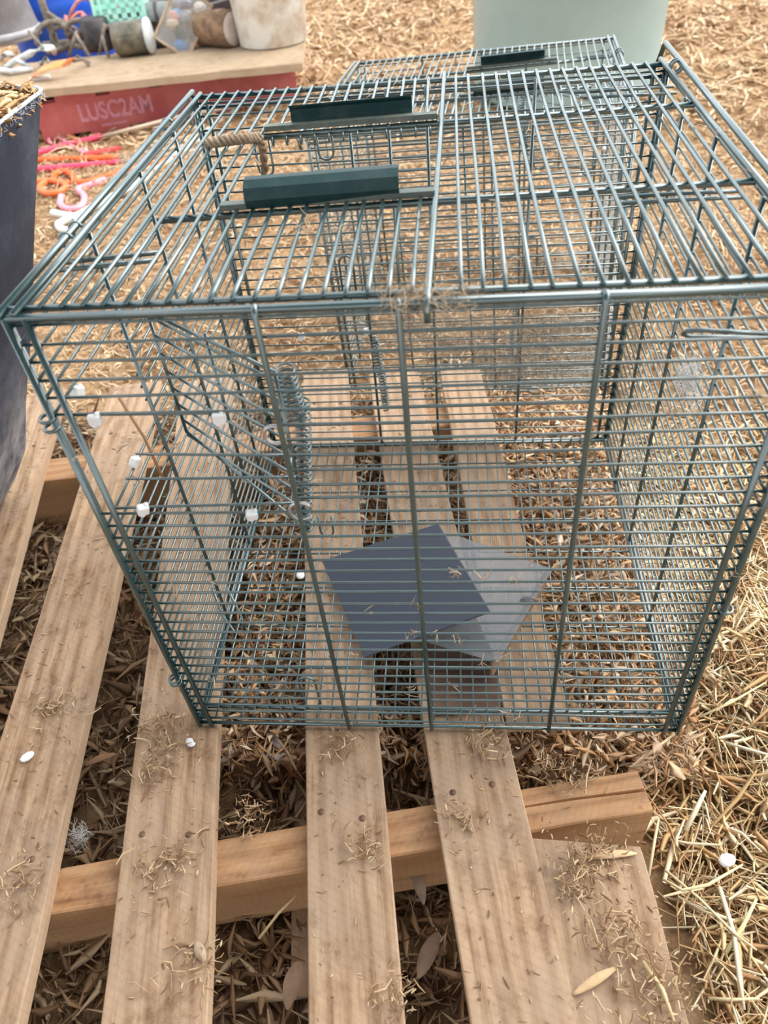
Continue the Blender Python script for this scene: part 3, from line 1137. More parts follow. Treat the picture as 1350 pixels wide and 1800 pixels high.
# white bucket
M['bucket'] = simple('dirty_white_plastic', (0.46, 0.31, 0.18), (0.82, 0.83, 0.80), rough=0.45, scale=6, lo=0.32, hi=0.56)
bk = thing('white_bucket', 'mud-stained white plastic bucket at the right end of the plank', 'bucket', (-0.478, 3.31, PT))
rb_ = 0.150
obj('bucket_wall', MB().lathe([(0.0, 0.002), (rb_ - .008, 0.002), (rb_, 0.008), (rb_ + 0.018, 0.34), (rb_ + 0.024, 0.345), (rb_ + .024, 0.36), (rb_ + .014, 0.36), (rb_ - .004, 0.012), (0, 0.010)], 40), M['bucket'], bk, True)
obj('bucket_rib', MB().lathe([(rb_ + .014, 0.285), (rb_ + .027, 0.287), (rb_ + .027, 0.296), (rb_ + .015, 0.298)], 40), M['bucket'], bk, True)
hp = [(math.cos(a) * (rb_ + .03), math.sin(a) * 0.06 + 0.02, 0.30 + 0.06 * math.sin(a)) for a in np.linspace(0, PI, 14)]
obj('bail_handle', MB().tube(hp, 0.003, 6), M['ring'], bk, True)

# log stump
M['bark'] = simple('bark', (0.14, 0.085, 0.05), (0.30, 0.19, 0.11), rough=0.9, scale=25, bmp=0.8)
M['endgrain'] = simple('sawn_end', (0.50, 0.40, 0.36), (0.62, 0.52, 0.46), rough=0.8, scale=20)
lg = thing('cut_log', 'short sawn log lying on the plank beside the white bucket', 'log', (-0.735, 3.32, PT + 0.070), (0, 0, math.radians(-28)))
Mx = Matrix.Rotation(PI / 2, 3, 'Y')
obj('bark_body', MB().lathe([(0.0, -0.11), (0.062, -0.11), (0.071, -0.08), (0.067, 0.0), (0.072, 0.05), (0.069, 0.108), (0.064, 0.1095)], 24, M=Mx), M['bark'], lg, True)
obj('sawn_end', MB().lathe([(0.063, 0.107), (0.062, 0.111), (0.03, 0.1115), (0.0, 0.1115)], 24, M=Mx), M['endgrain'], lg, True)

# tilted clear jar with scraps inside
M['clear'] = simple('scuffed_clear_plastic', (0.62, 0.66, 0.70), (0.45, 0.38, 0.30), rough=0.3, alpha=0.20, scale=8)
jr = thing('clear_jar', 'scuffed clear square jar tipped on a corner with blue scraps inside', 'jar', (-0.955, 3.32, PT + 0.008), (math.radians(-8), math.radians(40), math.radians(14)))
mb = MB()
jw, jh = 0.155, 0.24
for (c_, s_) in (((0, 0, 0.002), (jw, jw, 0.004)), ((-jw / 2, 0, jh / 2), (0.003, jw, jh)), ((jw / 2, 0, jh / 2), (0.003, jw, jh)), ((0, -jw / 2, jh / 2), (jw, 0.003, jh)), ((0, jw / 2, jh / 2), (jw, 0.003, jh))):
    mb.box(c_, s_)
obj('jar_wall', mb, M['clear'], jr)
mb = MB()
for s_ in (-1, 1):
    mb.box((s_ * jw / 2, -jw / 2, jh / 2), (0.011, 0.011, jh + 0.006))
mb.box((0, -jw / 2, jh), (jw, 0.012, 0.012)); mb.box((0, -jw / 2, 0.004), (jw, 0.012, 0.010))
mb.box((-jw / 2, 0, jh), (0.012, jw, 0.012)); mb.box((jw / 2, 0, jh), (0.012, jw, 0.012))
obj('jar_edge', mb, simple('yellowed_edge', (0.34, 0.24, 0.14), (0.5, 0.40, 0.28), rough=0.4), jr, bevel=0.003)
scr_cols = [(0.06, 0.28, 0.72), (0.42, 0.35, 0.25), (0.06, 0.12, 0.14), (0.60, 0.52, 0.42), (0.62, 0.30, 0.22), (0.14, 0.42, 0.75), (0.30, 0.30, 0.34), (0.5, 0.42, 0.30), (0.25, 0.26, 0.4), (0.55, 0.5, 0.45)]
jr_M = Matrix.Translation(jr.location) @ jr.rotation_euler.to_matrix().to_4x4()
SCRAPS = ['bright blue', 'tan', 'blackish', 'cream', 'brick red', 'sky blue', 'slate grey', 'ochre', 'dusky violet', 'pale buff']
for i, c_ in enumerate(scr_cols):
    lx, ly, lz = rng.uniform(-.045, .045), rng.uniform(-.055, -.01), 0.035 + 0.019 * i
    pw = jr_M @ Vector((lx, ly, lz))
    mb = MB()
    mb.lathe([(0.0, -0.018), (0.022, -0.014), (0.030, 0.0), (0.022, 0.014), (0, 0.018)], 7, M=Matrix.Rotation(rng.uniform(0, 3), 3, 'X'))
    o = obj('plastic_scrap', mb, simple('scrap_tone', c_, rough=0.5), loc=pw)
    tag(o, SCRAPS[i] + ' plastic scrap inside the tipped clear jar', 'scrap', 'scraps in the clear jar')

# dark jar lying on its side, torn pale label
M['dark_jar'] = simple('murky_jar', (0.05, 0.05, 0.035), (0.20, 0.17, 0.12), rough=0.25, scale=10)
DJS = 0.82
dj = thing('dark_jar', 'murky dark jar lying on its side on the plank, torn pale lid', 'jar', (-1.095, 3.27, PT + 0.082 * 0.82), (0, 0, math.radians(8)))
dj.scale = (DJS,) * 3
obj('jar_wall', MB().lathe([(0.0, -0.10), (0.072, -0.10), (0.080, -0.09), (0.080, 0.06), (0.070, 0.078)], 28, M=Mx), M['dark_jar'], dj, True)
mb = MB().lathe([(0.068, 0.070), (0.086, 0.078), (0.083, 0.100), (0.05, 0.104), (0.0, 0.103)], 20, M=Mx)
obj('torn_lid', mb, simple('torn_pale_foil', (0.45, 0.50, 0.52), (0.68, 0.66, 0.62), rough=0.5, scale=18), dj, True)

# mint basket lying behind it
M['mint'] = simple('mint_plastic', (0.30, 0.68, 0.55), (0.42, 0.72, 0.60), rough=0.4)
mk = thing('mint_basket', 'mint green plastic basket with square holes among the junk', 'basket', (-1.20, 3.46, PT + 0.100), (math.radians(-12), 0.0, math.radians(6)))
mb = MB()
bw, bh = 0.21, 0.12
for r_ in range(4):
    mb.box((0, 0, r_ * bh / 3.0), (bw, 0.006, 0.022))
for c_ in range(6):
    mb.box((-bw / 2 + bw * c_ / 5, 0, bh / 2), (0.024 if 0 < c_ < 5 else 0.03, 0.006, bh + 0.02))
obj('basket_side', mb, M['mint'], mk)
mb = MB()
mb.box((0, 0.075, -0.012), (bw, 0.15, 0.005)); mb.box((-bw / 2, 0.075, bh / 2), (0.006, 0.15, bh)); mb.box((bw / 2, 0.075, bh / 2 + 0.02), (0.006, 0.15, bh + .05)); mb.box((0, 0.15, bh / 2), (bw, 0.006, bh))
obj('basket_shell', mb, M['mint'], mk)
mb = MB().tube([(bw / 2 - .02, 0, bh), (bw / 2 - 0.03, 0.0, bh + 0.055), (bw / 2 + .004, 0.0, bh + 0.055), (bw / 2 + .01, 0, bh)], 0.010, 8)
obj('basket_lug', mb, M['mint'], mk, True)
# support for the basket: a dark tray under it
M['dark'] = simple('dark_plastic', (0.02, 0.02, 0.02), (0.06, 0.05, 0.045), rough=0.5)
tr = obj('dark_tray', MB().box((0, 0, 0.045), (0.34, 0.20, 0.085)).box((0, -0.1, 0.088), (0.36, 0.012, 0.012)), M['dark'], loc=(-1.20, 3.53, PT), rot=(0, 0, 0.12))
tag(tr, 'low dark plastic tray under the mint green basket', 'tray')

# tangled tool heap: each piece a thing
M['grey_tool'] = simple('grimy_grey', (0.11, 0.09, 0.07), (0.25, 0.205, 0.16), rough=0.7, scale=30)
M['oldred'] = simple('faded_red_cord', (0.50, 0.13, 0.11), (0.62, 0.26, 0.22), rough=0.6)
tl = thing('lever_tool', 'grimy upright grey lever tool standing in the junk heap', 'tool', on_plank(102, 88) - Vector((0, 0, 0)))
mb = MB().box((0, 0.0, 0.125), (0.030, 0.022, 0.25)).tube([(0.0, 0, 0.155), (0.05, -0.01, 0.12), (0.10, -0.01, 0.10)], 0.012, 8)
obj('lever', mb, M['grey_tool'], tl, bevel=0.004)
mb = MB().tube([(-0.06, 0, 0.02), (0, 0, 0.02), (0.06, 0.01, 0.02)], 0.02, 8)
obj('tool_foot', mb, M['grey_tool'], tl, True)
HEAP = [  # px, py, radius, thickness, colour key, label
    (100, 96, 0.060, 0.012, 'g', 'thick grimy grey hose loop at the foot of the lever tool'),
    (118, 92, 0.050, 0.009, 'g', 'thin grimy grey hose loop right of the lever tool'),
    (145, 78, 0.055, 0.008, 'r', 'faded red cord loop highest in the junk heap'),
    (148, 94, 0.062, 0.011, 'g', 'grey hose loop lying in front of the red cords'),
    (132, 86, 0.040, 0.008, 'r', 'faded red cord loop nearest the lever tool'),
    (190, 96, 0.045, 0.010, 'g', 'grey hose loop against the dark jar'),
    (196, 82, 0.045, 0.007, 'r', 'red cord hanging over the dark jar end'),
]
for i, (px, py, r_, rr, ck, lab) in enumerate(HEAP):
    c0 = on_plank(px, py)
    a = 1.3 * i
    pts = []
    for k in range(18):
        th_ = a + k * 0.42
        zc = r_ * (1.15 + 0.9 * math.sin(th_)) if ck == 'g' else r_ * (1.6 + 1.5 * math.sin(th_ * 1.1))
        pts.append(Vector((c0.x + r_ * 1.3 * math.cos(th_), c0.y + 0.03 + 0.015 * i + r_ * 0.5 * math.sin(th_ * 1.3), PT + rr + max(0, zc))))
    lo_ = min(p_.z for p_ in pts)
    pts = [p_ - Vector((0, 0, lo_ - PT - rr)) for p_ in pts]
    o = center(obj('hose_coil' if ck == 'g' else 'cord_coil', MB().tube(pts, rr, 8), M['oldred'] if ck == 'r' else M['grey_tool'], None, True))
    tag(o, lab, 'cord', 'cords and hoses in the junk heap')
RODS = [(88, 100, -0.08, 0.10, 'short metal rod slanting left of the lever tool'), (122, 104, 0.06, 0.10, 'short metal rod slanting right beside the buckle'),
        (158, 102, -0.05, 0.09, 'short metal rod under the red cords, leaning left'), (176, 101, 0.05, 0.12, 'upright metal rod in front of the black canister'),
        (192, 103, -0.02, 0.08, 'stub of metal rod close to the dark jar')]
for (px, py, dx, dz, lab) in RODS:
    a_ = on_plank(px, py)
    o = center(obj('steel_rod', MB().tube([a_ + Vector((0, 0, .008)), a_ + Vector((dx, 0.04, dz))], 0.0075, 7), M['grey_tool'], None, True))
    tag(o, lab, 'rod', 'rods in the junk heap')
blk = obj('black_cylinder', MB().lathe([(0, 0), (0.06, 0), (0.065, .01), (0.065, 0.12), (0.05, 0.13), (0, 0.13)], 20), M['dark'], None, True, loc=on_plank(172, 92) + Vector((0.0, 0.05, 0)))
tag(blk, 'squat black canister half hidden by red cords on the plank', 'canister')
for (px, py, rz, ln, cc, lab) in ((262, 25, 0.5, 0.42, (0.09, 0.075, 0.065), 'dark bent bar leaning behind the tipped clear jar'), (395, 8, 0.15, 0.34, (0.06, 0.05, 0.05), 'dark rail behind the jar, against the white bucket'), (400, 36, 0.0, 0.26, (0.22, 0.15, 0.12), 'brown stick lying behind the log by the bucket')):
    c_ = P(px, py, Y=3.62)
    c_.z = max(c_.z, PT + 0.03)
    o = obj('loose_bar', MB().box((0, 0, 0), (ln, 0.05, 0.04)).box((ln / 2 - .02, 0, .02), (.05, .06, .05)), simple('bar_tone', cc, rough=0.6), None, loc=c_, rot=(0, -rz, 0.15), bevel=0.006)
    tag(o, lab, 'bar')
gc = thing('grey_canister', 'dull grey canister lying behind the tipped clear jar', 'canister', P(255, 40, Y=3.55), (0, 0, 0.2))
gc.location.z = PT + 0.075
obj('canister_wall', MB().lathe([(0, -0.13), (0.07, -0.13), (0.075, -0.12), (0.075, 0.12), (0.07, 0.13), (0, 0.13)], 22, M=Mx), simple('slate_can', (0.10, 0.12, 0.12), (0.18, 0.19, 0.18), rough=0.5), gc, True)
obj('canister_ring', MB().lathe([(0.0755, 0.06), (0.079, 0.063), (0.079, 0.075), (0.0755, 0.078)], 22, M=Mx), M['dark'], gc, True)
# dark box backing the heap
bx = obj('dark_bin', MB().box((0, 0, 0.16), (0.62, 0.30, 0.32)).box((0, -0.155, 0.31), (0.66, 0.02, 0.03)), M['dark'], None, loc=(-0.98, 3.95, GZ), rot=(0, 0, 0.2), bevel=0.01)
tag(bx, 'dark storage bin behind the plank and its junk', 'bin')

# orange webbing strap with buckle
ST = thing('orange_strap', 'orange webbing strap with a metal buckle hanging over the plank edge', 'strap', on_plank(80, 118))
s0 = on_plank(80, 118)
def ribbon(pts, wv, th=0.003):
    m_ = MB()
    vs, fs = [], []
    for p_ in pts:
        for sx, sz in ((-1, 0), (1, 0), (1, 1), (-1, 1)):
            vs.append(Vector(p_) + Vector(wv) * sx * 0.5 + Vector((0, 0, th * sz)))
    for i in range(len(pts) - 1):
        for k in range(4):
            fs.append((i * 4 + k, i * 4 + (k + 1) % 4, i * 4 + 4 + (k + 1) % 4, i * 4 + 4 + k))
    fs.append((3, 2, 1, 0)); e = (len(pts) - 1) * 4
    fs.append((e, e + 1, e + 2, e + 3))
    return m_.add(vs, fs)
q = [P(128, 108, z=PT + 0.03) - s0, P(112, 112, z=PT + 0.05) - s0, P(90, 117, z=PT + 0.05) - s0, P(70, 124, z=PT + 0.035) - s0, P(60, 133, z=PT + 0.010) - s0, P(55, 146, z=PT - 0.0) - s0 + Vector((0, -0.02, 0.01))]
obj('webbing', ribbon(q, (0.012, 0.055, 0.015)), simple('orange_web', (0.72, 0.20, 0.05), (0.80, 0.36, 0.16), rough=0.6), ST)
obj('buckle', MB().tube([Vector(q[0]) + Vector(v_) for v_ in ((0.0, 0, 0.0), (0.045, 0.0, 0.005), (0.055, 0.02, -0.02), (0.05, 0.05, -0.02), (0.0, 0.05, 0.01))], 0.006, 7), M['grey_tool'], ST, True)
obj('strap_end', MB().box(Vector(q[4]) + Vector((0.035, -0.03, -0.005)), (0.085, 0.035, 0.012), M=Matrix.Rotation(0.35, 3, 'Z')), M['lead_white'], ST, bevel=0.003)

# pale plastic bracket frames at the far left of the plank
def bracket(pts, r_, lab, closed=False):
    pp = [P(x, y, z=zz) for x, y, zz in pts]
    o = center(obj('plastic_bracket', MB().tube(pp, r_, 8, closed=closed), simple('pale_bracket', (0.55, 0.57, 0.57), (0.70, 0.72, 0.72), rough=0.4), None, True))
    return tag(o, lab, 'bracket')
bracket([(18, 112, PT + .015), (55, 93, PT + .07), (75, 84, PT + .09), (92, 84, PT + .06), (95, 92, PT + .015)], 0.013, 'curved pale plastic arm arching beside the orange strap')
bracket([(0, 122, PT + .016), (10, 118, PT + .016), (28, 106, PT + .05), (42, 112, PT + .03), (55, 119, PT + .016), (20, 126, PT + .016)], 0.011, 'pale plastic bracket frame at the plank corner, far left', True)
bracket([(0, 104, PT + .02), (8, 97, PT + .05), (16, 95, PT + .03), (22, 98, PT + .016)], 0.012, 'stubby pale plastic hook at the left border of the plank')
bracket([(72, 112, PT + .012), (80, 102, PT + .05), (84, 108, PT + .012)], 0.010, 'small pale plastic wedge standing behind the orange strap')

# grey tub at far left and blue barrel behind
M['greytub'] = simple('grey_tub', (0.30, 0.30, 0.32), (0.50, 0.50, 0.52), rough=0.5, scale=6)
gt = thing('grey_tub', 'weathered grey tub in the corner beside the blue barrel', 'tub', P(15, 78, z=PT) + Vector((-0.10, 0.12, 0)))
obj('tub_wall', MB().lathe([(0, 0.002), (0.20, 0.002), (0.215, 0.01), (0.165, 0.42), (0.175, 0.425), (0.165, 0.43), (0.155, 0.42), (0.20, 0.014), (0, 0.012)], 36), M['greytub'], gt, True)
obj('tub_band', MB().lathe([(0.2155, 0.02), (0.222, 0.025), (0.219, 0.045), (0.211, 0.05)], 36), M['greytub'], gt, True)
M['blue'] = simple('blue_plastic', (0.01, 0.075, 0.52), (0.02, 0.12, 0.62), rough=0.35, scale=5)
bb = thing('blue_barrel', 'bright blue plastic barrel on the ground behind the plank', 'barrel', (-1.90, 4.42, GZ))
obj('barrel_wall', MB().lathe([(0, 0), (0.27, 0), (0.295, 0.03), (0.30, 0.25), (0.308, 0.27), (0.308, 0.31), (0.30, 0.33), (0.30, 0.60), (0.308, 0.62), (0.308, 0.66), (0.295, 0.68), (0.28, 0.88), (0.22, 0.90), (0, 0.90)], 44), M['blue'], bb, True)
obj('barrel_cap', MB().lathe([(0, 0.925), (0.035, 0.925), (0.04, 0.92), (0.04, 0.895)], 20, c=(0.14, 0, 0)), M['dark'], bb, True)

# big sage tub right behind the cages
M['sage'] = simple('sage_plastic', (0.36, 0.52, 0.53), (0.42, 0.58, 0.59), rough=0.38, scale=3)
tb = thing('sage_tub', 'large round sage-green tub behind the far wire cage', 'tub', (0.775, 3.14, GZ))
TR = 0.374
obj('tub_wall', MB().lathe([(0, 0.006), (TR - .03, 0.004), (TR - 0.008, 0.012), (TR, 0.03), (TR + 0.012, 0.455), (TR + 0.02, 0.46), (TR + 0.020, 0.478), (TR + 0.008, 0.481), (TR + 0.002, 0.473), (TR - 0.012, 0.035), (TR - 0.03, 0.018), (0, 0.016)], 64), M['sage'], tb, True)

# ------------------------------------------------------------------ pigtail fence posts
def pigtail(label, pts, col, rod_pts=None, rodcol=(0.45, 0.36, 0.28), r_=0.0115, zr=-0.125):
    b0 = Vector((pts[0][0], pts[0][1], 0))
    c0 = P(pts[0][0], pts[0][1], z=-0.125)
    root = thing('pigtail_post', label, 'fence post', c0, group='pigtail fence posts')
    pp = [P(x, y, z=-0.125 + (t_[0] if t_ else 0)) - c0 for x, y, *t_ in pts]
    # smooth
    sm = []
    for i in range(len(pp) - 1):
        a_, b_ = pp[max(i - 1, 0)], pp[i]
        c_, d_ = pp[i + 1], pp[min(i + 2, len(pp) - 1)]
        for k in range(5):
            t_ = k / 5
            sm.append(0.5 * ((2 * b_) + (c_ - a_) * t_ + (2 * a_ - 5 * b_ + 4 * c_ - d_) * t_ * t_ + (3 * b_ - a_ - 3 * c_ + d_) * t_ ** 3))
    sm.append(pp[-1])
    obj('pigtail', MB().tube(sm, r_, 8), simple('post_plastic', col, rough=0.4), root, True)
    if rod_pts:
        rp_ = [P(x, y, z=zr) - c0 for x, y in rod_pts]
        obj('rod', MB().tube([pp[-1]] + rp_, r_ * 0.62, 7), simple('post_rod', rodcol, rough=0.5), root, True)
    return root


PINK, ORG, RED, LPK, WHT = (0.80, 0.06, 0.14), (0.85, 0.12, 0.015), (0.72, 0.06, 0.06), (0.86, 0.30, 0.38), (0.80, 0.80, 0.76)
pigtail('crimson pigtail post with pale rod lying topmost against the crate', [(60, 270), (100, 259), (140, 249), (178, 240)], PINK, [(250, 222), (330, 201), (430, 184)], (0.62, 0.50, 0.38), zr=-0.085)
pigtail('straight orange pigtail post ending at a brown rod, middle of pile', [(60, 281), (110, 280), (160, 279), (207, 277)], ORG, [(300, 262), (420, 232), (520, 215)])
pigtail('deep pink pigtail post lying just below the straight orange one', [(60, 298), (110, 294), (160, 290), (210, 285)], PINK, [(300, 272), (430, 250)])
pigtail('short red pigtail post lying across the middle of the pile', [(150, 272), (180, 267), (212, 261)], RED, [(270, 250), (360, 236)], (0.60, 0.36, 0.2))
pigtail('orange pigtail post with a flat round loop, tips toward the cage', [(122, 322), (100, 320), (95, 309), (108, 301), (124, 305), (134, 318), (150, 321), (200, 306), (262, 290), (320, 275)], ORG, [(420, 258)])
pigtail('pale pink pigtail post with an open ring below the orange loop', [(108, 345), (107, 360), (122, 368), (144, 362), (148, 345), (138, 333), (160, 325), (185, 316)], LPK, [(300, 287)])
pigtail('rust-orange pigtail post with loop half hidden by the slate bag', [(82, 318), (70, 330), (82, 340), (105, 337), (116, 325), (90, 318), (60, 320)], (0.75, 0.16, 0.04), None)
pigtail('white pigtail post lying nearest the cage, loop at its end', [(92, 374), (112, 378), (133, 382), (138, 392), (128, 404), (108, 403), (103, 394), (118, 386), (142, 376), (185, 352), (235, 327), (285, 292), (340, 250), (420, 188)], WHT, None, r_=0.012)
pigtail('pink pigtail post whose tip points up beside the red one', [(90, 252), (86, 246), (95, 238), (110, 246), (150, 270), (148, 262)], LPK, None, r_=0.007)
pigtail('orange-brown bent strap post leaning from the slate bag to the crate', [(76, 196), (95, 220), (118, 238), (138, 246)], (0.62, 0.30, 0.12), None, r_=0.008)

# ------------------------------------------------------------------ twine, hay and webs on the cage
def fibres(name, n, centres, spread, L, wd, mat, tilt=0.6):
    c_ = np.array([list(centres[rng.randrange(len(centres))]) for _ in range(n)])
    c_ = c_ + nr.normal(0, 1, (n, 3)) * np.array(spread)
    return strands(name, n, c_, nr.uniform(L[0], L[1], n), nr.uniform(wd[0], wd[1], n), 0.4, mat, tilt, 0.3)


M['twine'] = simple('jute_twine', (0.20, 0.145, 0.095), (0.36, 0.275, 0.19), rough=0.9, scale=80)
tw = thing('jute_twine', 'frayed jute twine wound along the far bar of the near cage', 'twine', (0.09, 0.36, 0.55))
O = Vector((0.09, 0.36, 0.55))
pts = [P(362, 252, z=0.552), P(400, 247, z=0.553), P(435, 243, z=0.553), P(456, 241, z=0.551)]
full = []
for i in range(37):
    t = i / 36 * 3
    k = min(int(t), 2)
    full.append(pts[k].lerp(pts[k + 1], t - k))
for ph in (0, 2.1, 4.2):
    pp = [p_ - O + Vector((0, math.cos(ph + i * 0.7) * 0.0028, math.sin(ph + i * 0.7) * 0.0028)) for i, p_ in enumerate(full)]
    obj('strand', MB().tube(pp, 0.0028, 6), M['twine'], tw, True)
dn_ = [pts[3], P(462, 262, z=0.535), P(466, 295, z=0.510), P(462, 335, z=0.480)]
pp = []
for i in range(25):
    t = i / 24 * 3
    k = min(int(t), 2)
    pp.append(dn_[k].lerp(dn_[k + 1], t - k) - O)
for ph in (0, 3.14):
    obj('strand', MB().tube([p_ + Vector((math.cos(ph + i * .8) * .0022, math.sin(ph + i * .8) * .0022, 0)) for i, p_ in enumerate(pp)], 0.0024, 6), M['twine'], tw, True)

M['wisps'] = striped_random('hay_wisps', [(0.30, 0.20, 0.12), (0.48, 0.36, 0.24), (0.62, 0.50, 0.36), (0.40, 0.29, 0.19)])
cs = [(0.270 + 0.0035 * i, 0.002, H + 0.002) for i in range(14)]
o = fibres('hay_wisps', 170, cs, (0.008, 0.004, 0.0022), (0.008, 0.035), (0.0003, 0.0008), M['wisps'], 0.35)
tag(o, 'dusty hay wisps and web caught on the near cage front rail', 'hay wisps', kind='stuff')
# dusty web hung behind the front wires and inside the upper back of the cage
M['web'] = striped_random('dust_web', [(0.16, 0.13, 0.10), (0.30, 0.25, 0.20), (0.42, 0.36, 0.29)])
cs = [tuple(P(x, y, Y=0.503)) for x in range(690, 1040, 24) for y in range(560, 690, 16) if (x - 690) * 0.30 + 560 > y - 40]
o = fibres('cobweb', 1500, cs, (0.012, 0.010, 0.010), (0.015, 0.06), (0.00025, 0.0007), M['web'], 0.4)
tag(o, 'grey dusty cobweb fibres hanging inside the back of the near cage', 'cobweb', kind='stuff')

# small droppings of chaff clinging to the wires
cs = []
for _ in range(130):
    s_ = rng.choice('ltf')
    if s_ == 'l':
        cs.append((0.002, rng.uniform(0.02, 0.5), rng.uniform(0.05, 0.5)))
    elif s_ == 't':
        cs.append((rng.uniform(0, W), rng.uniform(0, D), H + 0.005))
    else:
        cs.append((rng.uniform(0, W), -0.001, rng.uniform(0.02, 0.5)))
o = fibres('chaff_flecks', 420, cs, (0.003, 0.004, 0.002), (0.004, 0.018), (0.0006, 0.0018), M['wisps'], 0.5)
tag(o, 'chaff flecks caught on the wires of the near cage', 'chaff', kind='stuff')

# ------------------------------------------------------------------ debris on the boards
def top_clump(px, py, rad, n, name, label, z=0.002, tall=0.006):
    c_ = P(px, py, z=z)
    ps = np.array([[c_.x + rng.gauss(0, rad), c_.y + rng.gauss(0, rad), z + abs(rng.gauss(0, tall))] for _ in range(n)])
    o = strands(name, n, ps, nr.gamma(2.0, 0.0036, n) + 0.002, nr.uniform(0.0007, 0.0026, n), 0.4, M['debris'], 0.35, 0.2)
    return tag(o, label, 'debris', kind='stuff')


top_clump(100, 1240, 0.016, 90, 'chaff_clump', 'chaff clump on the second board left of the cage foot')
top_clump(35, 1550, 0.014, 80, 'chaff_clump', 'dark chaff clump on the lowest left board edge')
top_clump(285, 1290, 0.020, 130, 'chaff_clump', 'chaff clump just below the near cage lower left corner')
top_clump(278, 1350, 0.012, 70, 'chaff_clump', 'chaff clump on the third board below the cage corner')
top_clump(280, 1530, 0.016, 90, 'chaff_clump', 'straw clump in the middle of the third board')
top_clump(325, 1500, 0.010, 40, 'chaff_clump', 'few straw bits on the right side of the third board')
top_clump(340, 1700, 0.014, 70, 'chaff_clump', 'chaff along the lower right edge of the third board')
top_clump(640, 1490, 0.012, 70, 'chaff_clump', 'chaff clump on the fourth board below the bearer')
top_clump(600, 1310, 0.012, 60, 'chaff_clump', 'chaff bits on the fourth board right below the cage')
top_clump(860, 1310, 0.014, 90, 'chaff_clump', 'straw bits on the fifth board below the cage front')
top_clump(815, 1440, 0.010, 50, 'chaff_clump', 'dark dirt bits on the fifth board beside the bearer')
top_clump(1015, 1530, 0.013, 150, 'chaff_clump', 'reddish dirt and husks heaped at the broken board end')
top_clump(1065, 1508, 0.012, 110, 'chaff_clump', 'reddish dirt banked against the bearer end', z=-0.006)
top_clump(1085, 1650, 0.015, 140, 'chaff_clump', 'dark straw clump on the broken front board')
top_clump(1150, 1740, 0.022, 200, 'chaff_clump', 'straw tangle on the lower end of the broken front board')
top_clump(1000, 1570, 0.006, 30, 'chaff_clump', 'small dark dropping on the broken front board')
top_clump(960, 1345, 0.014, 60, 'chaff_clump', 'dry stems lying on the exposed bearer top', z=-0.016)
top_clump(1010, 1370, 0.012, 60, 'chaff_clump', 'dirt along the exposed bearer edge', z=-0.016)
top_clump(700, 1745, 0.012, 60, 'chaff_clump', 'chaff on the lower right edge of the fourth board')
top_clump(440, 1440, 0.012, 60, 'chaff_clump', 'dirt on the near bearer between third and fourth board', z=-0.017)
# fine crumbs everywhere on the boards
ps = []
for a, b_, w, ya, yb in BOARDS:
    for _ in range(330):
        y = rng.uniform(-0.5, 0.6)
        x = a[0] + (b_[0] - a[0]) / (b_[1] - a[1]) * (y - a[1]) + rng.uniform(-.46, .46) * w
        ps.append((x, y, 0.001))
for _ in range(300):
    y = rng.uniform(-0.45, -0.1)
    ps.append((0.4365 + (y + .105) * -0.093 + rng.uniform(-.045, .045), y, -0.003))
n = len(ps)
o = strands('board_crumbs', n, np.array(ps), nr.gamma(1.6, 0.0022, n) + 0.0015, nr.uniform(0.0006, 0.0022, n), 0.4, M['debris'], 0.15, 0.1)
tag(o, 'fine crumbs of chaff scattered over the pallet boards', 'crumbs', kind='stuff')


# ------------------------------------------------------------------ leaves, long straws, feathers, white lumps
def leaf(label, a, b_, wd, col, z=0.004, curl=0.3, name='dry_leaf'):
    A_, B_ = P(*a, z=z), P(*b_, z=z)
    d_ = B_ - A_
    L = d_.length
    vs, fs = [], []
    n = 9
    for i in range(n + 1):
        t = i / n
        hw = wd * math.sin(PI * min(1, t * 0.93 + 0.05)) ** 0.7 * 0.5
        zc = L * 0.06 * math.sin(PI * t)
        for s_ in (-1, 0, 1):
            vs.append((s_ * hw, t * L, zc + abs(s_) * hw * curl))
        for s_ in (1, 0, -1):
            vs.append((s_ * hw, t * L, zc + abs(s_) * hw * curl - 0.0006))
    for i in range(n):
        for k in range(6):
            fs.append((i * 6 + k, (i + 1) * 6 + k, (i + 1) * 6 + (k + 1) % 6, i * 6 + (k + 1) % 6))
    fs.append((0, 1, 2, 3, 4, 5)); fs.append(tuple(n * 6 + k for k in (5, 4, 3, 2, 1, 0)))
    o = obj(name, MB().add(vs, fs), simple('leaf_tone', col, tuple(min(1, c * 1.35) for c in col), rough=0.7, scale=60), None, True, loc=A_, rot=(0, 0, math.atan2(d_.y, d_.x) - PI / 2))
    return tag(o, label, 'leaf')


leaf('narrow tan leaf lying slanted on the broken front board', (1008, 1748), (1085, 1700), 0.008, (0.50, 0.34, 0.19), 0.001)
leaf('long tan leaf on the dirt below the bearer end', (1030, 1508), (1120, 1500), 0.008, (0.55, 0.38, 0.22), 0.0)
leaf('brown curled leaf in the gap right of the fourth board', (770, 1640), (735, 1720), 0.017, (0.28, 0.19, 0.13), -0.085)
leaf('grey-brown leaf in the gap above the curled one', (725, 1500), (745, 1590), 0.015, (0.34, 0.27, 0.21), -0.09)
leaf('brown leaf standing at the left edge of the fourth board low down', (528, 1690), (505, 1775), 0.018, (0.36, 0.24, 0.16), -0.09, 0.9)
leaf('pale grey leaf in the gap below the near cage front', (500, 1320), (470, 1290), 0.011, (0.45, 0.40, 0.37), -0.08)
leaf('second pale grey leaf beside it in the gap below the cage', (515, 1345), (470, 1325), 0.009, (0.50, 0.46, 0.42), -0.08)
leaf('dark narrow leaf in the gap between second and third boards', (150, 1345), (205, 1325), 0.010, (0.30, 0.17, 0.09), -0.08)
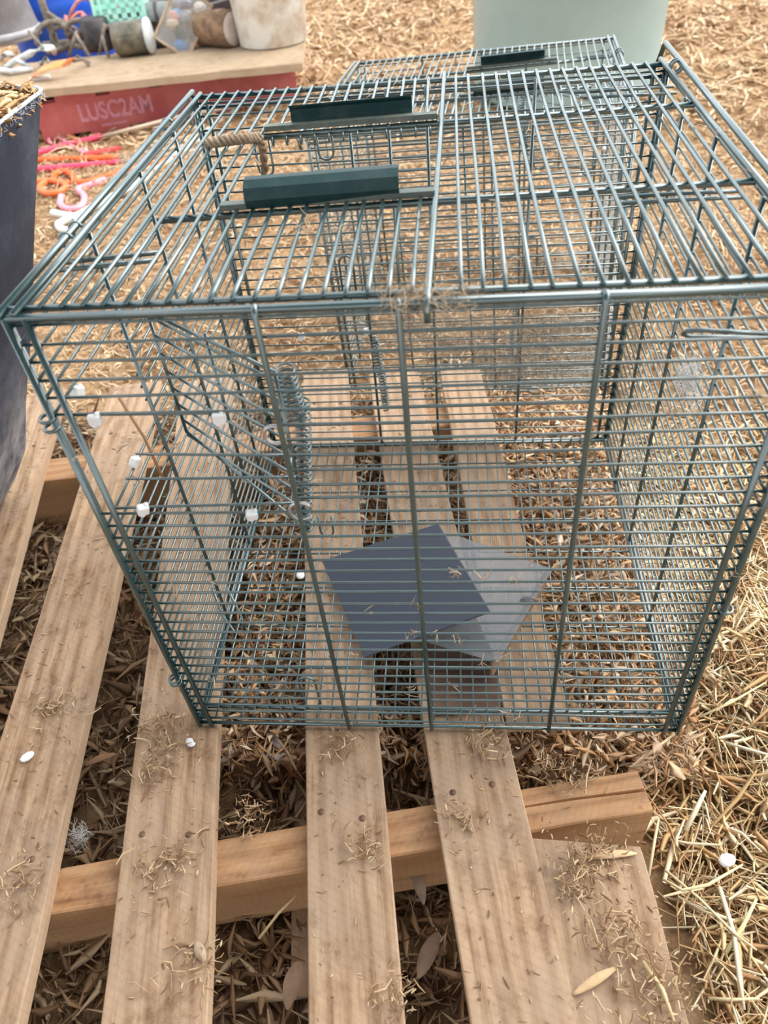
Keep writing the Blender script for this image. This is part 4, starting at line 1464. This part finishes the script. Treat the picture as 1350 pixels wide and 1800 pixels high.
leaf('small curled leaf at the lower edge of the third board', (360, 1690), (345, 1655), 0.010, (0.38, 0.29, 0.20), 0.003)


def stalk(label, pts, r_=0.0016, col=(0.70, 0.58, 0.34), z=-0.07):
    pp = [P(x, y, z=z + 0.004 * i % 0.009) for i, (x, y) in enumerate(pts)]
    o = center(obj('straw_stalk', MB().tube(pp, [r_] * (len(pp) - 1) + [r_ * .6], 6), simple('stalk_tone', col, rough=0.55), None, True))
    return tag(o, label, 'straw', 'long straws right of the pallet')


stalk('long pale stalk running from bearer end down the right side', [(1170, 1530), (1230, 1580), (1290, 1640), (1330, 1670)])
stalk('bent white stalk standing along the lower right border', [(1265, 1560), (1290, 1640), (1300, 1720), (1308, 1775)], 0.0024, (0.76, 0.68, 0.50))
stalk('yellow straight stalk crossing the bent white one', [(1275, 1675), (1305, 1630), (1330, 1580)], 0.0022, (0.68, 0.62, 0.32))
stalk('pale stalk curved in an arc below the white flake', [(1165, 1545), (1200, 1565), (1245, 1555), (1305, 1520)], 0.0018)
stalk('pale stalk beside the bearer end, steep', [(1140, 1540), (1150, 1480), (1158, 1440)], 0.0018)
stalk('white stalk lying high at the right border by the cage foot', [(1275, 1305), (1320, 1318), (1349, 1326)], 0.0018, (0.78, 0.72, 0.55))
stalk('thick pale stalk right of the bearer, pointing down', [(1205, 1460), (1225, 1420), (1240, 1390)], 0.0028, (0.74, 0.66, 0.46))
stalk('pale stalk below the cage lower right corner', [(1120, 1340), (1160, 1310), (1205, 1275)], 0.0018)
stalk('short stalk at the bottom of the broken board', [(1130, 1690), (1165, 1740), (1185, 1795)], 0.0020, (0.62, 0.48, 0.26), 0.004)
stalk('pale stalk lying flat at the lower right', [(1245, 1755), (1290, 1757), (1335, 1755)], 0.0015)
stalk('yellowish stalk near the right border, middle height', [(1230, 1260), (1285, 1235), (1345, 1200)], 0.0016, (0.66, 0.52, 0.28))
stalk('tan stalk leaning across the gap between third and fourth boards', [(455, 1650), (490, 1605), (520, 1575)], 0.0016, (0.56, 0.44, 0.24), -0.06)
for (a, b_, lb) in (((235, 770), (290, 880), 'thin brown stem slanting inside the left wall of the near cage'),):
    A_, B_ = P(210, 700, X=0.022), P(285, 838, X=0.03)
    o = center(obj('dry_twig', MB().tube([A_, A_.lerp(B_, .5) + Vector((0.003, 0, 0.002)), B_], 0.0014, 6), simple('stem', (0.36, 0.20, 0.10), rough=0.7), None, True))
    tag(o, lb, 'stem')


def lump(label, px, py, s_, z=0.003):
    c_ = P(px, py, z=z)
    mb = MB().lathe([(0, -0.5), (0.35, -0.42), (0.52, -0.1), (0.45, 0.25), (0.2, 0.48), (0, 0.5)], 10, M=Matrix.Rotation(1.3, 3, 'Y'))
    o = obj('white_flake', mb, M['clip'], None, True, loc=c_, rot=(0, 0.2, rng.uniform(0, 3)))
    o.scale = (s_ * 1.5, s_, s_ * 0.7)
    return tag(o, label, 'flake')


lump('white chip on the second board far left', 48, 1330, 0.011)
lump('white chip in the gap below the near cage lower left corner', 400, 1325, 0.018, -0.085)
lump('white flake among straw right of the bearer end', 1278, 1512, 0.014, -0.075)
lump('pale chip at the near cage foot on the third board', 335, 1305, 0.010)
lump('tiny white chip beneath the left opening of the near cage', 528, 1010, 0.012, 0.016)

M['down'] = striped_random('white_down', [(0.60, 0.60, 0.60), (0.74, 0.74, 0.73), (0.82, 0.82, 0.80), (0.50, 0.49, 0.47)])


def feather(label, c_, L, n, mat, dirv, sp):
    c_ = Vector(c_)
    d_ = Vector(dirv).normalized()
    root = thing('feather', label, 'feather', c_)
    obj('quill', MB().tube([-d_ * L * .5, d_ * L * .5], [0.0006, 0.0003], 5), mat, root, True)
    ps = np.array([list(d_ * rng.uniform(-.5, .5) * L) for _ in range(n)])
    s_ = strands('barbs', n, ps + nr.normal(0, 1, (n, 3)) * np.array(sp), nr.uniform(.25, .6, n) * L, np.full(n, 0.0005), 0.4, mat, 0.9, 0.25)
    s_.parent = root
    s_['kind'] = 'stuff'
    return root


feather('fluffy white feather caught on the right wall of the near cage', P(1212, 672, X=0.548), 0.050, 260, M['down'], (0, 1, -0.25), (0.002, 0.012, 0.008))
feather('grey down feather stuck on the near bearer at left', P(140, 1470, z=-0.035), 0.030, 120, M['down'], (0.3, 0.2, 0.6), (0.005, 0.004, 0.006))
feather('small tuft of pale down just above the fluffy feather on the right cage wall', P(1222, 640, X=0.546), 0.020, 60, M['down'], (0, 1, 0.3), (0.002, 0.008, 0.005))

bpy.context.view_layer.update()
